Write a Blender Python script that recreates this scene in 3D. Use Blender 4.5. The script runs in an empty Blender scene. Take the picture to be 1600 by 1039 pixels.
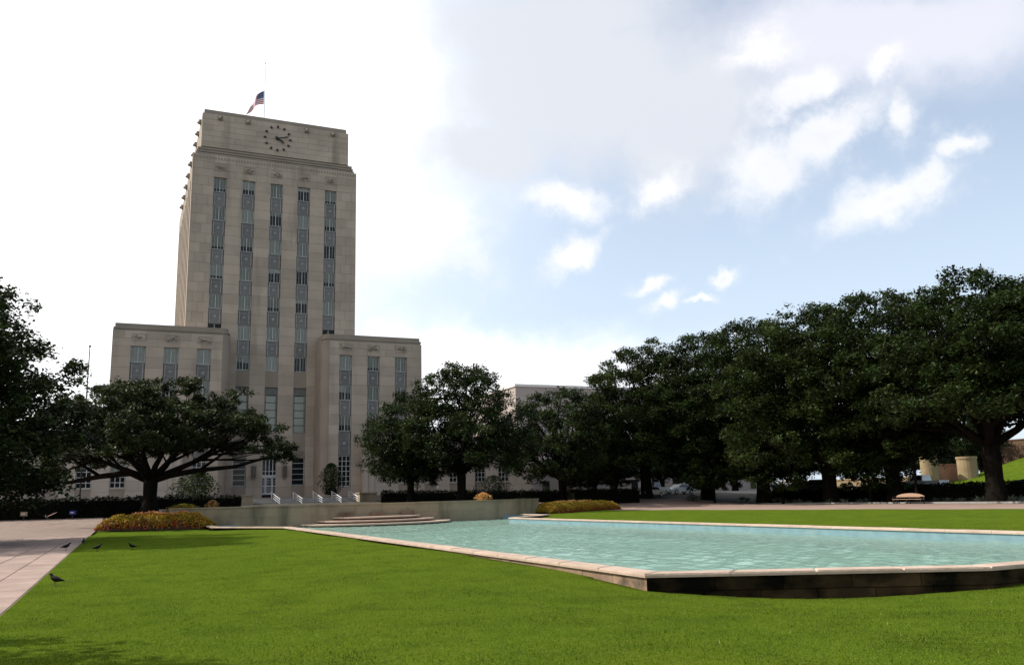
import bpy, bmesh, math, random
import numpy as np
from mathutils import Vector, Matrix

# ------------------------------------------------------------------ camera, sky, sun, exposure
SC = bpy.context.scene
COL = SC.collection
PITCH, ROLL, YAW, FPX = 0.187977715, 0.025310223, 0.422331904, 1346.57
fw = Vector((math.sin(YAW)*math.cos(PITCH), math.cos(YAW)*math.cos(PITCH), math.sin(PITCH)))
rt = Vector((math.cos(YAW), -math.sin(YAW), 0)); up = rt.cross(fw)
r2 = math.cos(ROLL)*rt - math.sin(ROLL)*up
u2 = math.sin(ROLL)*rt + math.cos(ROLL)*up
cam_data = bpy.data.cameras.new('camera')
cam = bpy.data.objects.new('camera', cam_data); COL.objects.link(cam)
M = Matrix((r2, u2, -fw)).transposed().to_4x4(); M.translation = Vector((0, 0, 1.7))
cam.matrix_world = M
cam_data.sensor_width = 36; cam_data.lens = FPX/1600*36
cam_data.clip_start = 0.1; cam_data.clip_end = 4000
SC.camera = cam

SUN_EL = math.radians(43)
sdir2 = Vector((-0.84, 0.543)).normalized()
sun_vec = Vector((sdir2.x*math.cos(SUN_EL), sdir2.y*math.cos(SUN_EL), math.sin(SUN_EL)))
sl = bpy.data.lights.new('sun', 'SUN'); sl.energy = 4.0; sl.angle = math.radians(0.53); sl.color = (1.0, 0.95, 0.86)
so = bpy.data.objects.new('sun', sl); COL.objects.link(so)
so.rotation_euler = sun_vec.to_track_quat('Z', 'Y').to_euler()
so.location = (-60, 40, 60)

SC.view_settings.view_transform = 'Standard'; SC.view_settings.look = 'None'
SC.view_settings.gamma = 1.0; SC.view_settings.use_curve_mapping = False
SC.view_settings.exposure = 0.34
SC.cycles.max_bounces = 6; SC.cycles.diffuse_bounces = 3; SC.cycles.glossy_bounces = 2; SC.cycles.transmission_bounces = 2; SC.cycles.transparent_max_bounces = 8
SC.cycles.caustics_reflective = False; SC.cycles.caustics_refractive = False

world = bpy.data.worlds.new('World'); SC.world = world; world.use_nodes = True

def build_world():
    nt = world.node_tree; N = nt.nodes; L = nt.links; N.clear()
    out = N.new('ShaderNodeOutputWorld'); bg = N.new('ShaderNodeBackground'); bg.inputs[1].default_value = 0.125
    sky = N.new('ShaderNodeTexSky'); sky.sky_type = 'NISHITA'; sky.sun_disc = False
    sky.sun_elevation = SUN_EL; sky.sun_rotation = math.atan2(sun_vec.x, sun_vec.y)
    sky.air_density = 1.0; sky.dust_density = 2.2; sky.ozone_density = 1.3; sky.altitude = 20
    tc = N.new('ShaderNodeTexCoord'); nrm = N.new('ShaderNodeVectorMath'); nrm.operation = 'NORMALIZE'
    L.new(tc.outputs['Generated'], nrm.inputs[0])
    def val(x, s):
        if hasattr(x, 'links') or hasattr(x, 'is_linked'): L.new(x, s)
        else: s.default_value = x
    def math_(op, a, b=0.0, c=None):
        n = N.new('ShaderNodeMath'); n.operation = op; val(a, n.inputs[0]); val(b, n.inputs[1])
        if c is not None: val(c, n.inputs[2])
        return n.outputs[0]
    def vmath(op, a, b):
        n = N.new('ShaderNodeVectorMath'); n.operation = op
        for x, s in ((a, n.inputs[0]), (b, n.inputs[1])):
            if isinstance(x, (tuple, list, Vector)): s.default_value = tuple(x)
            else: L.new(x, s)
        return n.outputs['Value'] if op == 'DOT_PRODUCT' else n.outputs[0]
    def noise(vec, scale, det, rough=0.55):
        n = N.new('ShaderNodeTexNoise'); n.inputs['Scale'].default_value = scale; n.inputs['Detail'].default_value = det
        n.inputs['Roughness'].default_value = rough; L.new(vec, n.inputs['Vector']); return n
    def smooth(x, a, b):
        n = N.new('ShaderNodeMapRange'); n.interpolation_type = 'SMOOTHSTEP'; L.new(x, n.inputs[0])
        n.inputs[1].default_value = a; n.inputs[2].default_value = b; return n.outputs[0]
    def mix(f, a, b):
        n = N.new('ShaderNodeMix'); n.data_type = 'RGBA'; L.new(f, n.inputs[0])
        for x, s in ((a, n.inputs[6]), (b, n.inputs[7])):
            if isinstance(x, tuple): s.default_value = x + (1,)
            else: L.new(x, s)
        return n.outputs[2]
    d0 = nrm.outputs[0]
    w1 = noise(d0, 5.0, 3); w2 = noise(d0, 26.0, 6, .65)
    o1 = vmath('SCALE', vmath('SUBTRACT', w1.outputs['Color'], (.5, .5, .5)), (0, 0, 0)); o1.node.inputs['Scale'].default_value = 0.09
    o2 = vmath('SCALE', vmath('SUBTRACT', w2.outputs['Color'], (.5, .5, .5)), (0, 0, 0)); o2.node.inputs['Scale'].default_value = 0.045
    dw = vmath('ADD', vmath('ADD', d0, o1), o2)
    det = noise(d0, 22.0, 7, .62).outputs[0]
    def blob(az, el, sx, sy, tilt=0.0):      # a cloud bank at compass angle az, elevation el, half sizes in degrees
        az, el, t = math.radians(az), math.radians(el), math.radians(tilt)
        c = Vector((math.sin(az)*math.cos(el), math.cos(az)*math.cos(el), math.sin(el)))
        r = Vector((math.cos(az), -math.sin(az), 0)); u = r.cross(c)
        rr = (math.cos(t)*r + math.sin(t)*u)/math.radians(sx); uu = (-math.sin(t)*r + math.cos(t)*u)/math.radians(sy)
        a = vmath('DOT_PRODUCT', dw, rr); b = vmath('DOT_PRODUCT', dw, uu)
        a0, b0 = rr.dot(c), uu.dot(c)
        a = math_('SUBTRACT', a, a0); b = math_('SUBTRACT', b, b0)
        dd = math_('MULTIPLY_ADD', a, a, math_('MULTIPLY', b, b))
        return math_('SUBTRACT', math_('DIVIDE', 2.0, math_('ADD', 1.0, dd)), 1.0)
    def union(bl):
        m = bl[0]
        for x in bl[1:]: m = math_('MAXIMUM', m, x)
        return m
    puffs = union([blob(*q) for q in CLOUDS])
    puffs = math_('ADD', puffs, math_('MULTIPLY', math_('SUBTRACT', det, .5), 1.7))
    pm = math_('MULTIPLY', smooth(puffs, -0.50, 1.05), 0.85)
    core = smooth(math_('ADD', puffs, math_('MULTIPLY', math_('SUBTRACT', w1.outputs[0], .5), 1.2)), 0.45, 1.5)
    veil = union([blob(*q) for q in VEILS])
    vm = math_('MULTIPLY', smooth(veil, -0.55, 0.55), 0.95)
    vm2 = math_('MULTIPLY', smooth(blob(50.4,27.0,11,3.4,-5), -0.6, 0.7), 0.85)
    grey = union([blob(*q) for q in GREYS])
    gm = math_('MULTIPLY', smooth(math_('ADD', grey, math_('MULTIPLY', math_('SUBTRACT', det, .5), .6)), -0.45, 0.6), 0.92)
    # high thin haze all round, stronger by the horizon
    sep = N.new('ShaderNodeSeparateXYZ'); L.new(d0, sep.inputs[0])
    hz = math_('MULTIPLY', smooth(sep.outputs[2], 0.80, -0.05), 0.72)
    col = mix(hz, sky.outputs[0], (6.0, 6.9, 7.9))
    # glare of thin cloud round the sun
    sd = vmath('DOT_PRODUCT', d0, sun_vec)
    gl = math_('MULTIPLY', smooth(sd, 0.15, 0.95), 0.8)
    col = mix(gl, col, (11.5, 11.3, 11.0))
    col = mix(vm, col, (8.6, 8.6, 8.8))
    col = mix(vm2, col, (6.0, 6.05, 6.6))
    col = mix(gm, col, (5.1, 5.3, 5.75))
    col = mix(pm, col, mix(core, (7.2, 7.1, 7.15), (6.2, 6.25, 6.6)))
    L.new(col, bg.inputs[0]); L.new(bg.outputs[0], out.inputs[0])
#  az, el, half width, half height, tilt
CLOUDS = [(49.2,17.0,3.67,1.47,18),(51.6,17.7,1.59,1.13,30),(53.2,19.3,1.41,.82,10),(42.3,20.1,2.81,2.21,0),(46.0,21.5,4.3,1.56,25),(44.3,24.1,2.74,1.37,10),
          (49.5,24.8,1.7,.83,40),(50.1,21.7,.99,1.9,-20),(42.3,27.1,2.34,1.17,0),(28.0,19.4,3.15,.92,0),(34.6,20.1,2.07,1.16,25),(29.0,16.3,2.32,.85,25),
          (33.9,14.1,1.59,.5,15),(34.8,12.7,1.67,.63,15),(39.2,13.7,.99,.49,15),(37.2,12.4,.83,.33,0),(19.5,17.6,2.95,1.69,20),(16.3,15.9,5.48,2.53,0),
          (120,22,7,3,10),(165,32,8,4,0),(215,20,7,2.5,10),(85,38,8,4,20)]
GREYS = [(29.2,26.3,9.4,5.3,0),(36.2,24.2,6.1,4.9,0),(27.5,30.3,8.0,3.2,0),(22.7,22.7,5.0,2.5,0)]
VEILS = [(19.9,8.0,14,2.5,0),(2.8,25,15,7.7,0),(-2.3,14,12,10,0),(14,27.3,5.0,5.7,0),(-30,30,24,24,0)]
build_world()

# ------------------------------------------------------------------ helpers
rng = random.Random(7)
WLOC = {}
class MB:
    def __init__(s): s.v = []; s.f = []; s.m = []
    def add(s, vs, fs, mi=0):
        o = len(s.v); s.v += [tuple(map(float, a)) for a in vs]
        for f in fs: s.f.append(tuple(i+o for i in f)); s.m.append(mi)
        return s
    def box(s, x0, x1, y0, y1, z0, z1, mi=0):
        return s.add([(x0,y0,z0),(x1,y0,z0),(x1,y1,z0),(x0,y1,z0),(x0,y0,z1),(x1,y0,z1),(x1,y1,z1),(x0,y1,z1)],
                     [(0,3,2,1),(4,5,6,7),(0,1,5,4),(1,2,6,5),(2,3,7,6),(3,0,4,7)], mi)
    def prism(s, poly, z0, z1, mi=0):        # counter-clockwise polygon
        n = len(poly)
        return s.add([(x,y,z0) for x,y in poly]+[(x,y,z1) for x,y in poly],
                     [tuple(range(n))[::-1], tuple(range(n,2*n))]+[(i,(i+1)%n,n+(i+1)%n,n+i) for i in range(n)], mi)
    def tube(s, pts, rad, n=8, cap=True, mi=0):
        pts = [Vector(p) for p in pts]; k = len(pts)
        if not hasattr(rad, '__len__'): rad = [rad]*k
        vs = []; ref = None
        for i, p in enumerate(pts):
            t = (pts[min(i+1,k-1)]-pts[max(i-1,0)]).normalized()
            if ref is None:
                ref = Vector((0,0,1)) if abs(t.z) < .9 else Vector((1,0,0))
            a = t.cross(ref).normalized(); b = a.cross(t).normalized(); ref = b
            for j in range(n):
                an = 2*math.pi*j/n; vs.append(p+rad[i]*(math.cos(an)*a+math.sin(an)*b))
        fs = [(i*n+j, i*n+(j+1)%n, (i+1)*n+(j+1)%n, (i+1)*n+j) for i in range(k-1) for j in range(n)]
        if cap: fs += [tuple(range(n))[::-1], tuple(range((k-1)*n, k*n))]
        return s.add(vs, fs, mi)
    def lathe(s, prof, c=(0,0,0), n=12, mi=0):     # (r, z) from bottom to top
        k = len(prof)
        vs = [(c[0]+r*math.cos(2*math.pi*j/n), c[1]+r*math.sin(2*math.pi*j/n), c[2]+z) for r,z in prof for j in range(n)]
        fs = [(i*n+j, i*n+(j+1)%n, (i+1)*n+(j+1)%n, (i+1)*n+j) for i in range(k-1) for j in range(n)]
        fs += [tuple(range(n))[::-1], tuple(range((k-1)*n, k*n))]
        return s.add(vs, fs, mi)
    def blob(s, c, r, n=8, k=5, mi=0):
        return s.lathe([(math.sin(math.pi*(i+.15)/(k+.3))*r, -math.cos(math.pi*(i+.15)/(k+.3))*r) for i in range(k+1)], c, n, mi)
    def mesh(s, name, mats, smooth=False, at=(0,0,0)):
        me = bpy.data.meshes.new(name)
        me.from_pydata([(a-at[0], b-at[1], c-at[2]) for a,b,c in s.v], [], s.f)
        for m in (mats if isinstance(mats, (list, tuple)) else [mats]): me.materials.append(MAT[m] if isinstance(m, str) else m)
        if any(s.m): me.polygons.foreach_set('material_index', s.m)
        if smooth: me.polygons.foreach_set('use_smooth', [True]*len(s.f))
        me.update(); return me
    def build(s, name, mats, parent=None, at=(0,0,0), smooth=False):
        return place(s.mesh(name, mats, smooth, at), name, parent, at)
def place(me, name, parent=None, at=(0,0,0), rz=0.0, scale=None):
    o = bpy.data.objects.new(name, me); COL.objects.link(o)
    WLOC[o] = Vector(at)
    if parent is not None:
        o.parent = parent; o.location = Vector(at) - WLOC[parent]
    else: o.location = at
    if rz: o.rotation_euler[2] = rz
    if scale is not None: o.scale = scale
    return o
def empty(name, at, rz=0.0, parent=None):
    o = place(None, name, parent, at, rz); o.empty_display_size = .3; return o
def tag(o, label=None, cat=None, group=None, kind=None):
    if label: o['label'] = label
    if cat: o['category'] = cat
    if group: o['group'] = group
    if kind: o['kind'] = kind
    return o
def copy_tree(o, parent=None):
    c = o.copy(); COL.objects.link(c); c.parent = parent; WLOC[c] = WLOC.get(o, Vector())
    for ch in list(o.children): copy_tree(ch, c)
    return c
def np_mesh(name, V, F4=None, F3=None, mats=(), smooth=False, mi=None):
    me = bpy.data.meshes.new(name)
    F = F4 if F4 is not None else F3; k = F.shape[1]
    me.vertices.add(len(V)); me.vertices.foreach_set('co', np.asarray(V, np.float32).ravel())
    me.loops.add(F.size); me.loops.foreach_set('vertex_index', F.astype(np.int32).ravel())
    me.polygons.add(len(F)); me.polygons.foreach_set('loop_start', np.arange(0, F.size, k, dtype=np.int32))
    for m in mats: me.materials.append(MAT[m])
    if mi is not None: me.polygons.foreach_set('material_index', np.asarray(mi, np.int32))
    if smooth: me.polygons.foreach_set('use_smooth', np.ones(len(F), bool))
    me.update(calc_edges=True); return me
def sstep(t): t = min(1, max(0, t)); return t*t*(3-2*t)

# ------------------------------------------------------------------ materials
MAT = {}
def newmat(name):
    m = bpy.data.materials.new(name); m.use_nodes = True; nt = m.node_tree; nt.nodes.clear()
    out = nt.nodes.new('ShaderNodeOutputMaterial'); MAT[name] = m
    return m, nt, out
def surf(name, c1, c2=None, scale=2.0, detail=5, rough=.8, bump=0.0, bscale=None, spec=.3, metal=0.0, rnd=0.0, coord='Object', stretch=None,
         stain=None, island=0.0, dist=.05, ramp=(.35,.65)):
    """two tones mixed by noise, an optional third tone for stains, a value change from piece to piece, and relief"""
    m, nt, out = newmat(name); N = nt.nodes; L = nt.links
    b = N.new('ShaderNodeBsdfPrincipled'); L.new(b.outputs[0], out.inputs[0])
    b.inputs['Roughness'].default_value = rough; b.inputs['Specular IOR Level'].default_value = spec; b.inputs['Metallic'].default_value = metal
    if c2 is None: c2 = tuple(x*.8 for x in c1)
    if coord == 'Position': src = N.new('ShaderNodeNewGeometry').outputs['Position']
    else: src = N.new('ShaderNodeTexCoord').outputs[coord]
    if stretch:
        mp = N.new('ShaderNodeMapping'); mp.inputs['Scale'].default_value = stretch; L.new(src, mp.inputs[0]); src = mp.outputs[0]
    n = N.new('ShaderNodeTexNoise'); n.inputs['Scale'].default_value = scale; n.inputs['Detail'].default_value = detail; L.new(src, n.inputs['Vector'])
    mr = N.new('ShaderNodeMapRange'); mr.inputs[1].default_value = ramp[0]; mr.inputs[2].default_value = ramp[1]; L.new(n.outputs[0], mr.inputs[0])
    mx = N.new('ShaderNodeMix'); mx.data_type = 'RGBA'; L.new(mr.outputs[0], mx.inputs[0])
    mx.inputs[6].default_value = c1+(1,); mx.inputs[7].default_value = c2+(1,)
    col = mx.outputs[2]
    if stain:
        sc, thr, sz, st = stain
        mp2 = N.new('ShaderNodeMapping'); mp2.inputs['Scale'].default_value = st
        L.new(N.new('ShaderNodeNewGeometry').outputs['Position'], mp2.inputs[0])
        n2 = N.new('ShaderNodeTexNoise'); n2.inputs['Scale'].default_value = sz; n2.inputs['Detail'].default_value = 6; L.new(mp2.outputs[0], n2.inputs['Vector'])
        r2_ = N.new('ShaderNodeMapRange'); r2_.inputs[1].default_value = thr; r2_.inputs[2].default_value = thr+.18; L.new(n2.outputs[0], r2_.inputs[0])
        m2 = N.new('ShaderNodeMix'); m2.data_type = 'RGBA'; L.new(r2_.outputs[0], m2.inputs[0]); L.new(col, m2.inputs[6]); m2.inputs[7].default_value = sc+(1,)
        col = m2.outputs[2]
    if rnd or island:
        if island: r = N.new('ShaderNodeNewGeometry').outputs['Random Per Island']; amt = island
        else: r = N.new('ShaderNodeObjectInfo').outputs['Random']; amt = rnd
        mv = N.new('ShaderNodeMapRange'); mv.inputs[3].default_value = 1-amt; mv.inputs[4].default_value = 1+amt; L.new(r, mv.inputs[0])
        hs = N.new('ShaderNodeHueSaturation'); L.new(mv.outputs[0], hs.inputs['Value']); L.new(col, hs.inputs['Color']); col = hs.outputs[0]
    L.new(col, b.inputs['Base Color'])
    if bump:
        n3 = N.new('ShaderNodeTexNoise'); n3.inputs['Scale'].default_value = bscale or scale*4; n3.inputs['Detail'].default_value = 4; L.new(src, n3.inputs['Vector'])
        bp = N.new('ShaderNodeBump'); bp.inputs['Strength'].default_value = bump; bp.inputs['Distance'].default_value = dist
        L.new(n3.outputs[0], bp.inputs['Height']); L.new(bp.outputs[0], b.inputs['Normal'])
    return m
def leafmat(name, c, var=.45, trans=.3, gloss=.35, patch=0.0, pscale=1.3):
    m, nt, out = newmat(name); N = nt.nodes; L = nt.links
    geo = N.new('ShaderNodeNewGeometry')
    mv = N.new('ShaderNodeMapRange'); mv.inputs[3].default_value = 1-var; mv.inputs[4].default_value = 1+var; L.new(geo.outputs['Random Per Island'], mv.inputs[0])
    n = N.new('ShaderNodeTexNoise'); n.inputs['Scale'].default_value = .5; n.inputs['Detail'].default_value = 3; L.new(geo.outputs['Position'], n.inputs['Vector'])
    hv = N.new('ShaderNodeMapRange'); hv.inputs[1].default_value = .3; hv.inputs[2].default_value = .7; hv.inputs[3].default_value = .475; hv.inputs[4].default_value = .515; L.new(n.outputs[0], hv.inputs[0])
    vout = mv.outputs[0]
    if patch:  # uneven turf tone on grass; painted light and shade on oak crowns
        n2 = N.new('ShaderNodeTexNoise'); n2.inputs['Scale'].default_value = pscale; n2.inputs['Detail'].default_value = 5; n2.inputs['Roughness'].default_value = .58; L.new(geo.outputs['Position'], n2.inputs['Vector'])
        pm_ = N.new('ShaderNodeMapRange'); pm_.inputs[1].default_value = .38; pm_.inputs[2].default_value = .62; pm_.inputs[3].default_value = 1-patch; pm_.inputs[4].default_value = 1+patch; L.new(n2.outputs[0], pm_.inputs[0])
        mm = N.new('ShaderNodeMath'); mm.operation = 'MULTIPLY'; L.new(vout, mm.inputs[0]); L.new(pm_.outputs[0], mm.inputs[1]); vout = mm.outputs[0]
    hs = N.new('ShaderNodeHueSaturation'); hs.inputs['Color'].default_value = c+(1,); L.new(vout, hs.inputs['Value']); L.new(hv.outputs[0], hs.inputs['Hue'])
    b = N.new('ShaderNodeBsdfPrincipled'); b.inputs['Roughness'].default_value = .5; b.inputs['Specular IOR Level'].default_value = gloss
    L.new(hs.outputs[0], b.inputs['Base Color'])
    t = N.new('ShaderNodeBsdfTranslucent'); h2 = N.new('ShaderNodeHueSaturation'); h2.inputs['Value'].default_value = 1.3; h2.inputs['Hue'].default_value = .48
    L.new(hs.outputs[0], h2.inputs['Color']); L.new(h2.outputs[0], t.inputs[0])
    mx = N.new('ShaderNodeMixShader'); mx.inputs[0].default_value = trans
    L.new(b.outputs[0], mx.inputs[1]); L.new(t.outputs[0], mx.inputs[2]); L.new(mx.outputs[0], out.inputs[0])
    return m

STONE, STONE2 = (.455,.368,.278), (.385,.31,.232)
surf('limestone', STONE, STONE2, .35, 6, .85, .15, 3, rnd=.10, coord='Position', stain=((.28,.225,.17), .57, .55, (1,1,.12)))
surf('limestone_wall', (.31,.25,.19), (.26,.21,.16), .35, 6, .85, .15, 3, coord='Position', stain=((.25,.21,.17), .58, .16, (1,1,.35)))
surf('limestone_base', (.47,.395,.315), (.40,.335,.265), .3, 6, .85, .12, 3, rnd=.06, coord='Position', stain=((.30,.26,.22), .62, .2, (1,1,.4)))
surf('carved_stone', (.36,.30,.24), (.26,.22,.17), 2.5, 5, .9, .3, 8, coord='Position')
surf('spandrel_metal', (.19,.175,.155), (.15,.14,.125), 1.5, 4, .5, .1, 12, metal=.2, rnd=.12)
surf('spandrel_light', (.33,.32,.30), (.27,.26,.25), 1.5, 4, .5, metal=.2, rnd=.08)
surf('frame_metal', (.55,.54,.50), (.47,.46,.42), 2, 3, .45, metal=.2)
surf('dark_metal', (.03,.03,.028), (.05,.045,.04), 4, 3, .5, metal=.3)
surf('bright_metal', (.75,.75,.76), (.65,.65,.67), 3, 3, .3, metal=.7, spec=.5)
surf('blind', (.46,.455,.385), (.40,.395,.335), .7, 3, .9, rnd=.35)
surf('blind_tall', (.66,.65,.54), (.60,.59,.49), .7, 3, .9, rnd=.08)
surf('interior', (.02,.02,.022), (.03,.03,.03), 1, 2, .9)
surf('concrete_wall', (.32,.25,.16), (.245,.195,.125), .8, 6, .9, .3, 6, rnd=.08, coord='Position', stain=((.12,.10,.065), .53, .5, (1,1,.25)))
surf('coping_stone', (.50,.375,.295), (.40,.295,.225), 1.5, 6, .85, .4, 14, rnd=.07, coord='Position', stain=((.22,.18,.14), .64, 2.2, (1,1,1)))
surf('basin_stone_shaded', (.060,.038,.018), (.032,.021,.011), 1.8, 6, .95, .5, 8, spec=.05, rnd=.25, coord='Position', stain=((.006,.005,.003), .40, 1.1, (1,1,1.6)))  # stained stone, with the near end's shade put into its dark colour
surf('basin_stone_lit', (.26,.175,.115), (.19,.125,.08), 1.8, 6, .9, .5, 8, rnd=.2, coord='Position', stain=((.05,.038,.025), .56, 1.6, (1,1,1)))  # lighter copy of the basin stone: sunlight on the left face put into colour
surf('pool_paint', (.38,.60,.50), (.32,.52,.44), .8, 5, .6, .1, 3, coord='Position', stain=((.19,.30,.25), .58, .35, (1,1,1)))
surf('pool_blue', (.19,.30,.33), (.15,.245,.27), 2.0, 4, .6, coord='Position', stain=((.30,.33,.29), .60, 1.5, (.3,.3,3)))
surf('cascade_stone', (.24,.15,.10), (.15,.095,.06), 1.5, 5, .6, .3, 10, coord='Position', stain=((.12,.07,.045), .52, 1.2, (1,1,.5)))
surf('paving', (.345,.25,.205), (.27,.195,.16), 1.0, 6, .9, .2, 12, rnd=.10, coord='Position', stain=((.25,.20,.18), .62, .7, (1,1,1)))
surf('paving_joint', (.24,.175,.14), (.18,.13,.105), 1.4, 5, .95, .2, 12, coord='Position')
surf('path_pink', (.30,.205,.165), (.23,.16,.13), .5, 6, .95, .2, 10, coord='Position')
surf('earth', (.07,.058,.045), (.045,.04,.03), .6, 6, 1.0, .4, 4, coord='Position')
surf('asphalt', (.06,.06,.06), (.045,.045,.048), 1.5, 6, .9, .2, 20, coord='Position')
surf('kerb_stone', (.35,.33,.30), (.28,.26,.24), 2, 4, .9, coord='Position')
surf('bark', (.014,.011,.008), (.007,.006,.005), 3, 6, .95, .7, 6, spec=.05, coord='Position', stretch=(1,1,.3))
surf('tan_stone', (.33,.245,.14), (.26,.19,.11), .8, 5, .9, .2, 6, coord='Position')
surf('red_brown_wall', (.36,.20,.13), (.28,.155,.10), .8, 5, .9, .2, 6, coord='Position')
surf('dark_brown_wall', (.14,.085,.05), (.11,.065,.04), .8, 5, .9, .2, 6, coord='Position')
surf('far_wall', (.40,.335,.295), (.365,.305,.27), .08, 4, .9, coord='Position')
surf('far_trim', (.72,.68,.64), (.66,.62,.58), .3, 3, .9, coord='Position')
surf('white_paint', (.82,.82,.82), (.78,.78,.78), 2, 2, .25, spec=.5)
surf('silver_paint', (.42,.44,.46), (.38,.40,.42), 2, 2, .25, spec=.5, metal=.3)
surf('blue_paint', (.10,.13,.17), (.08,.11,.15), 2, 2, .25, spec=.5)
surf('dark_paint', (.03,.03,.035), (.02,.02,.025), 2, 2, .25, spec=.5)
surf('car_glass', (.015,.017,.02), (.02,.022,.025), 2, 2, .06, spec=.6)
surf('rubber', (.02,.02,.02), (.03,.03,.03), 8, 2, .9)
surf('bench_wood', (.40,.25,.17), (.32,.20,.13), 3, 5, .7, stretch=(.4,4,4))
surf('flag_red', (.45,.03,.045), (.38,.025,.04), 3, 3, .9); surf('flag_white', (.75,.73,.72), (.68,.66,.66), 3, 3, .9); surf('flag_blue', (.035,.05,.14), (.03,.04,.11), 3, 3, .9)
surf('sign_blue', (.02,.03,.22), (.02,.03,.18), 3, 2, .5); surf('sign_white', (.6,.6,.65), (.5,.5,.55), 3, 2, .5)
surf('feathers', (.008,.008,.008), (.016,.013,.011), 30, 4, .6, rnd=.2, spec=.1); surf('feathers_brown', (.14,.05,.03), (.09,.035,.025), 30, 4, .7)
surf('skin', (.35,.20,.14), (.30,.17,.12), 8, 3, .6); surf('cloth_white', (.6,.6,.62), (.52,.52,.55), 8, 3, .9); surf('cloth_dark', (.04,.04,.05), (.03,.03,.035), 8, 3, .9); surf('hair_dark', (.015,.012,.01), (.02,.016,.012), 20, 3, .7)
surf('soil', (.05,.035,.025), (.035,.025,.018), 3, 5, 1, .5, 12)
leafmat('oak_leaf', (.019,.033,.008), .55, .25, .12, .7, .42)  # patch noise paints sunlit clumps and dark hollows into the leaf colour
leafmat('oak_leaf_grey', (.028,.039,.012), .55, .2, .15, .5, .5)  # lit and shaded clumps painted in by the patch noise, more weakly
leafmat('oak_leaf_light', (.024,.040,.009), .55, .28, .12, .7, .42)  # lighter leaf, its lit and shaded clumps also painted by patch noise
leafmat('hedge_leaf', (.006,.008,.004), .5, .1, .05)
leafmat('bed_leaf', (.20,.165,.010), .45, .3)
leafmat('flower_red', (.36,.05,.02), .5, .2, .2); leafmat('flower_orange', (.62,.36,.12), .35, .2, .2); leafmat('flower_yellow', (.48,.32,.02), .35, .3, .2)
leafmat('agave_leaf', (.11,.13,.095), .4, .15); leafmat('shrub_leaf', (.035,.045,.015), .5, .25)
leafmat('grass_blade', (.078,.128,.009), .6, .35, .04, patch=.5, pscale=.75)
leafmat('grass_dry', (.26,.27,.10), .5, .3, .05)

def lawn_material():
    m, nt, out = newmat('lawn_turf'); N = nt.nodes; L = nt.links
    b = N.new('ShaderNodeBsdfPrincipled'); b.inputs['Roughness'].default_value = .9; b.inputs['Specular IOR Level'].default_value = .0
    geo = N.new('ShaderNodeNewGeometry'); src = geo.outputs['Position']
    def ns(sc, det, st=None):
        s = src
        if st:
            mp = N.new('ShaderNodeMapping'); mp.inputs['Scale'].default_value = st; L.new(src, mp.inputs[0]); s = mp.outputs[0]
        n = N.new('ShaderNodeTexNoise'); n.inputs['Scale'].default_value = sc; n.inputs['Detail'].default_value = det; L.new(s, n.inputs['Vector']); return n.outputs[0]
    def mr(x, a, bb):
        r = N.new('ShaderNodeMapRange'); r.inputs[1].default_value = a; r.inputs[2].default_value = bb; L.new(x, r.inputs[0]); return r.outputs[0]
    def mx(f, a, c):
        r = N.new('ShaderNodeMix'); r.data_type = 'RGBA'; L.new(f, r.inputs[0])
        for x, s in ((a, r.inputs[6]), (c, r.inputs[7])):
            if isinstance(x, tuple): s.default_value = x+(1,)
            else: L.new(x, s)
        return r.outputs[2]
    c = mx(mr(ns(.22, 5), .40, .60), (.084,.132,.008), (.060,.106,.007))
    c = mx(mr(ns(6.0, 4), .45, .72), c, (.105,.138,.018))
    c = mx(mr(ns(.9, 6), .46, .66), c, (.044,.080,.007))
    c = mx(mr(ns(22, 3), .40, .70), c, (.118,.160,.018))
    c = mx(mr(ns(70, 3), .52, .70), c, (.028,.048,.006))
    L.new(c, b.inputs['Base Color'])
    bp = N.new('ShaderNodeBump'); bp.inputs['Strength'].default_value = .9; bp.inputs['Distance'].default_value = .05
    L.new(ns(38, 6), bp.inputs['Height']); L.new(bp.outputs[0], b.inputs['Normal']); L.new(b.outputs[0], out.inputs[0])
lawn_material()
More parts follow.
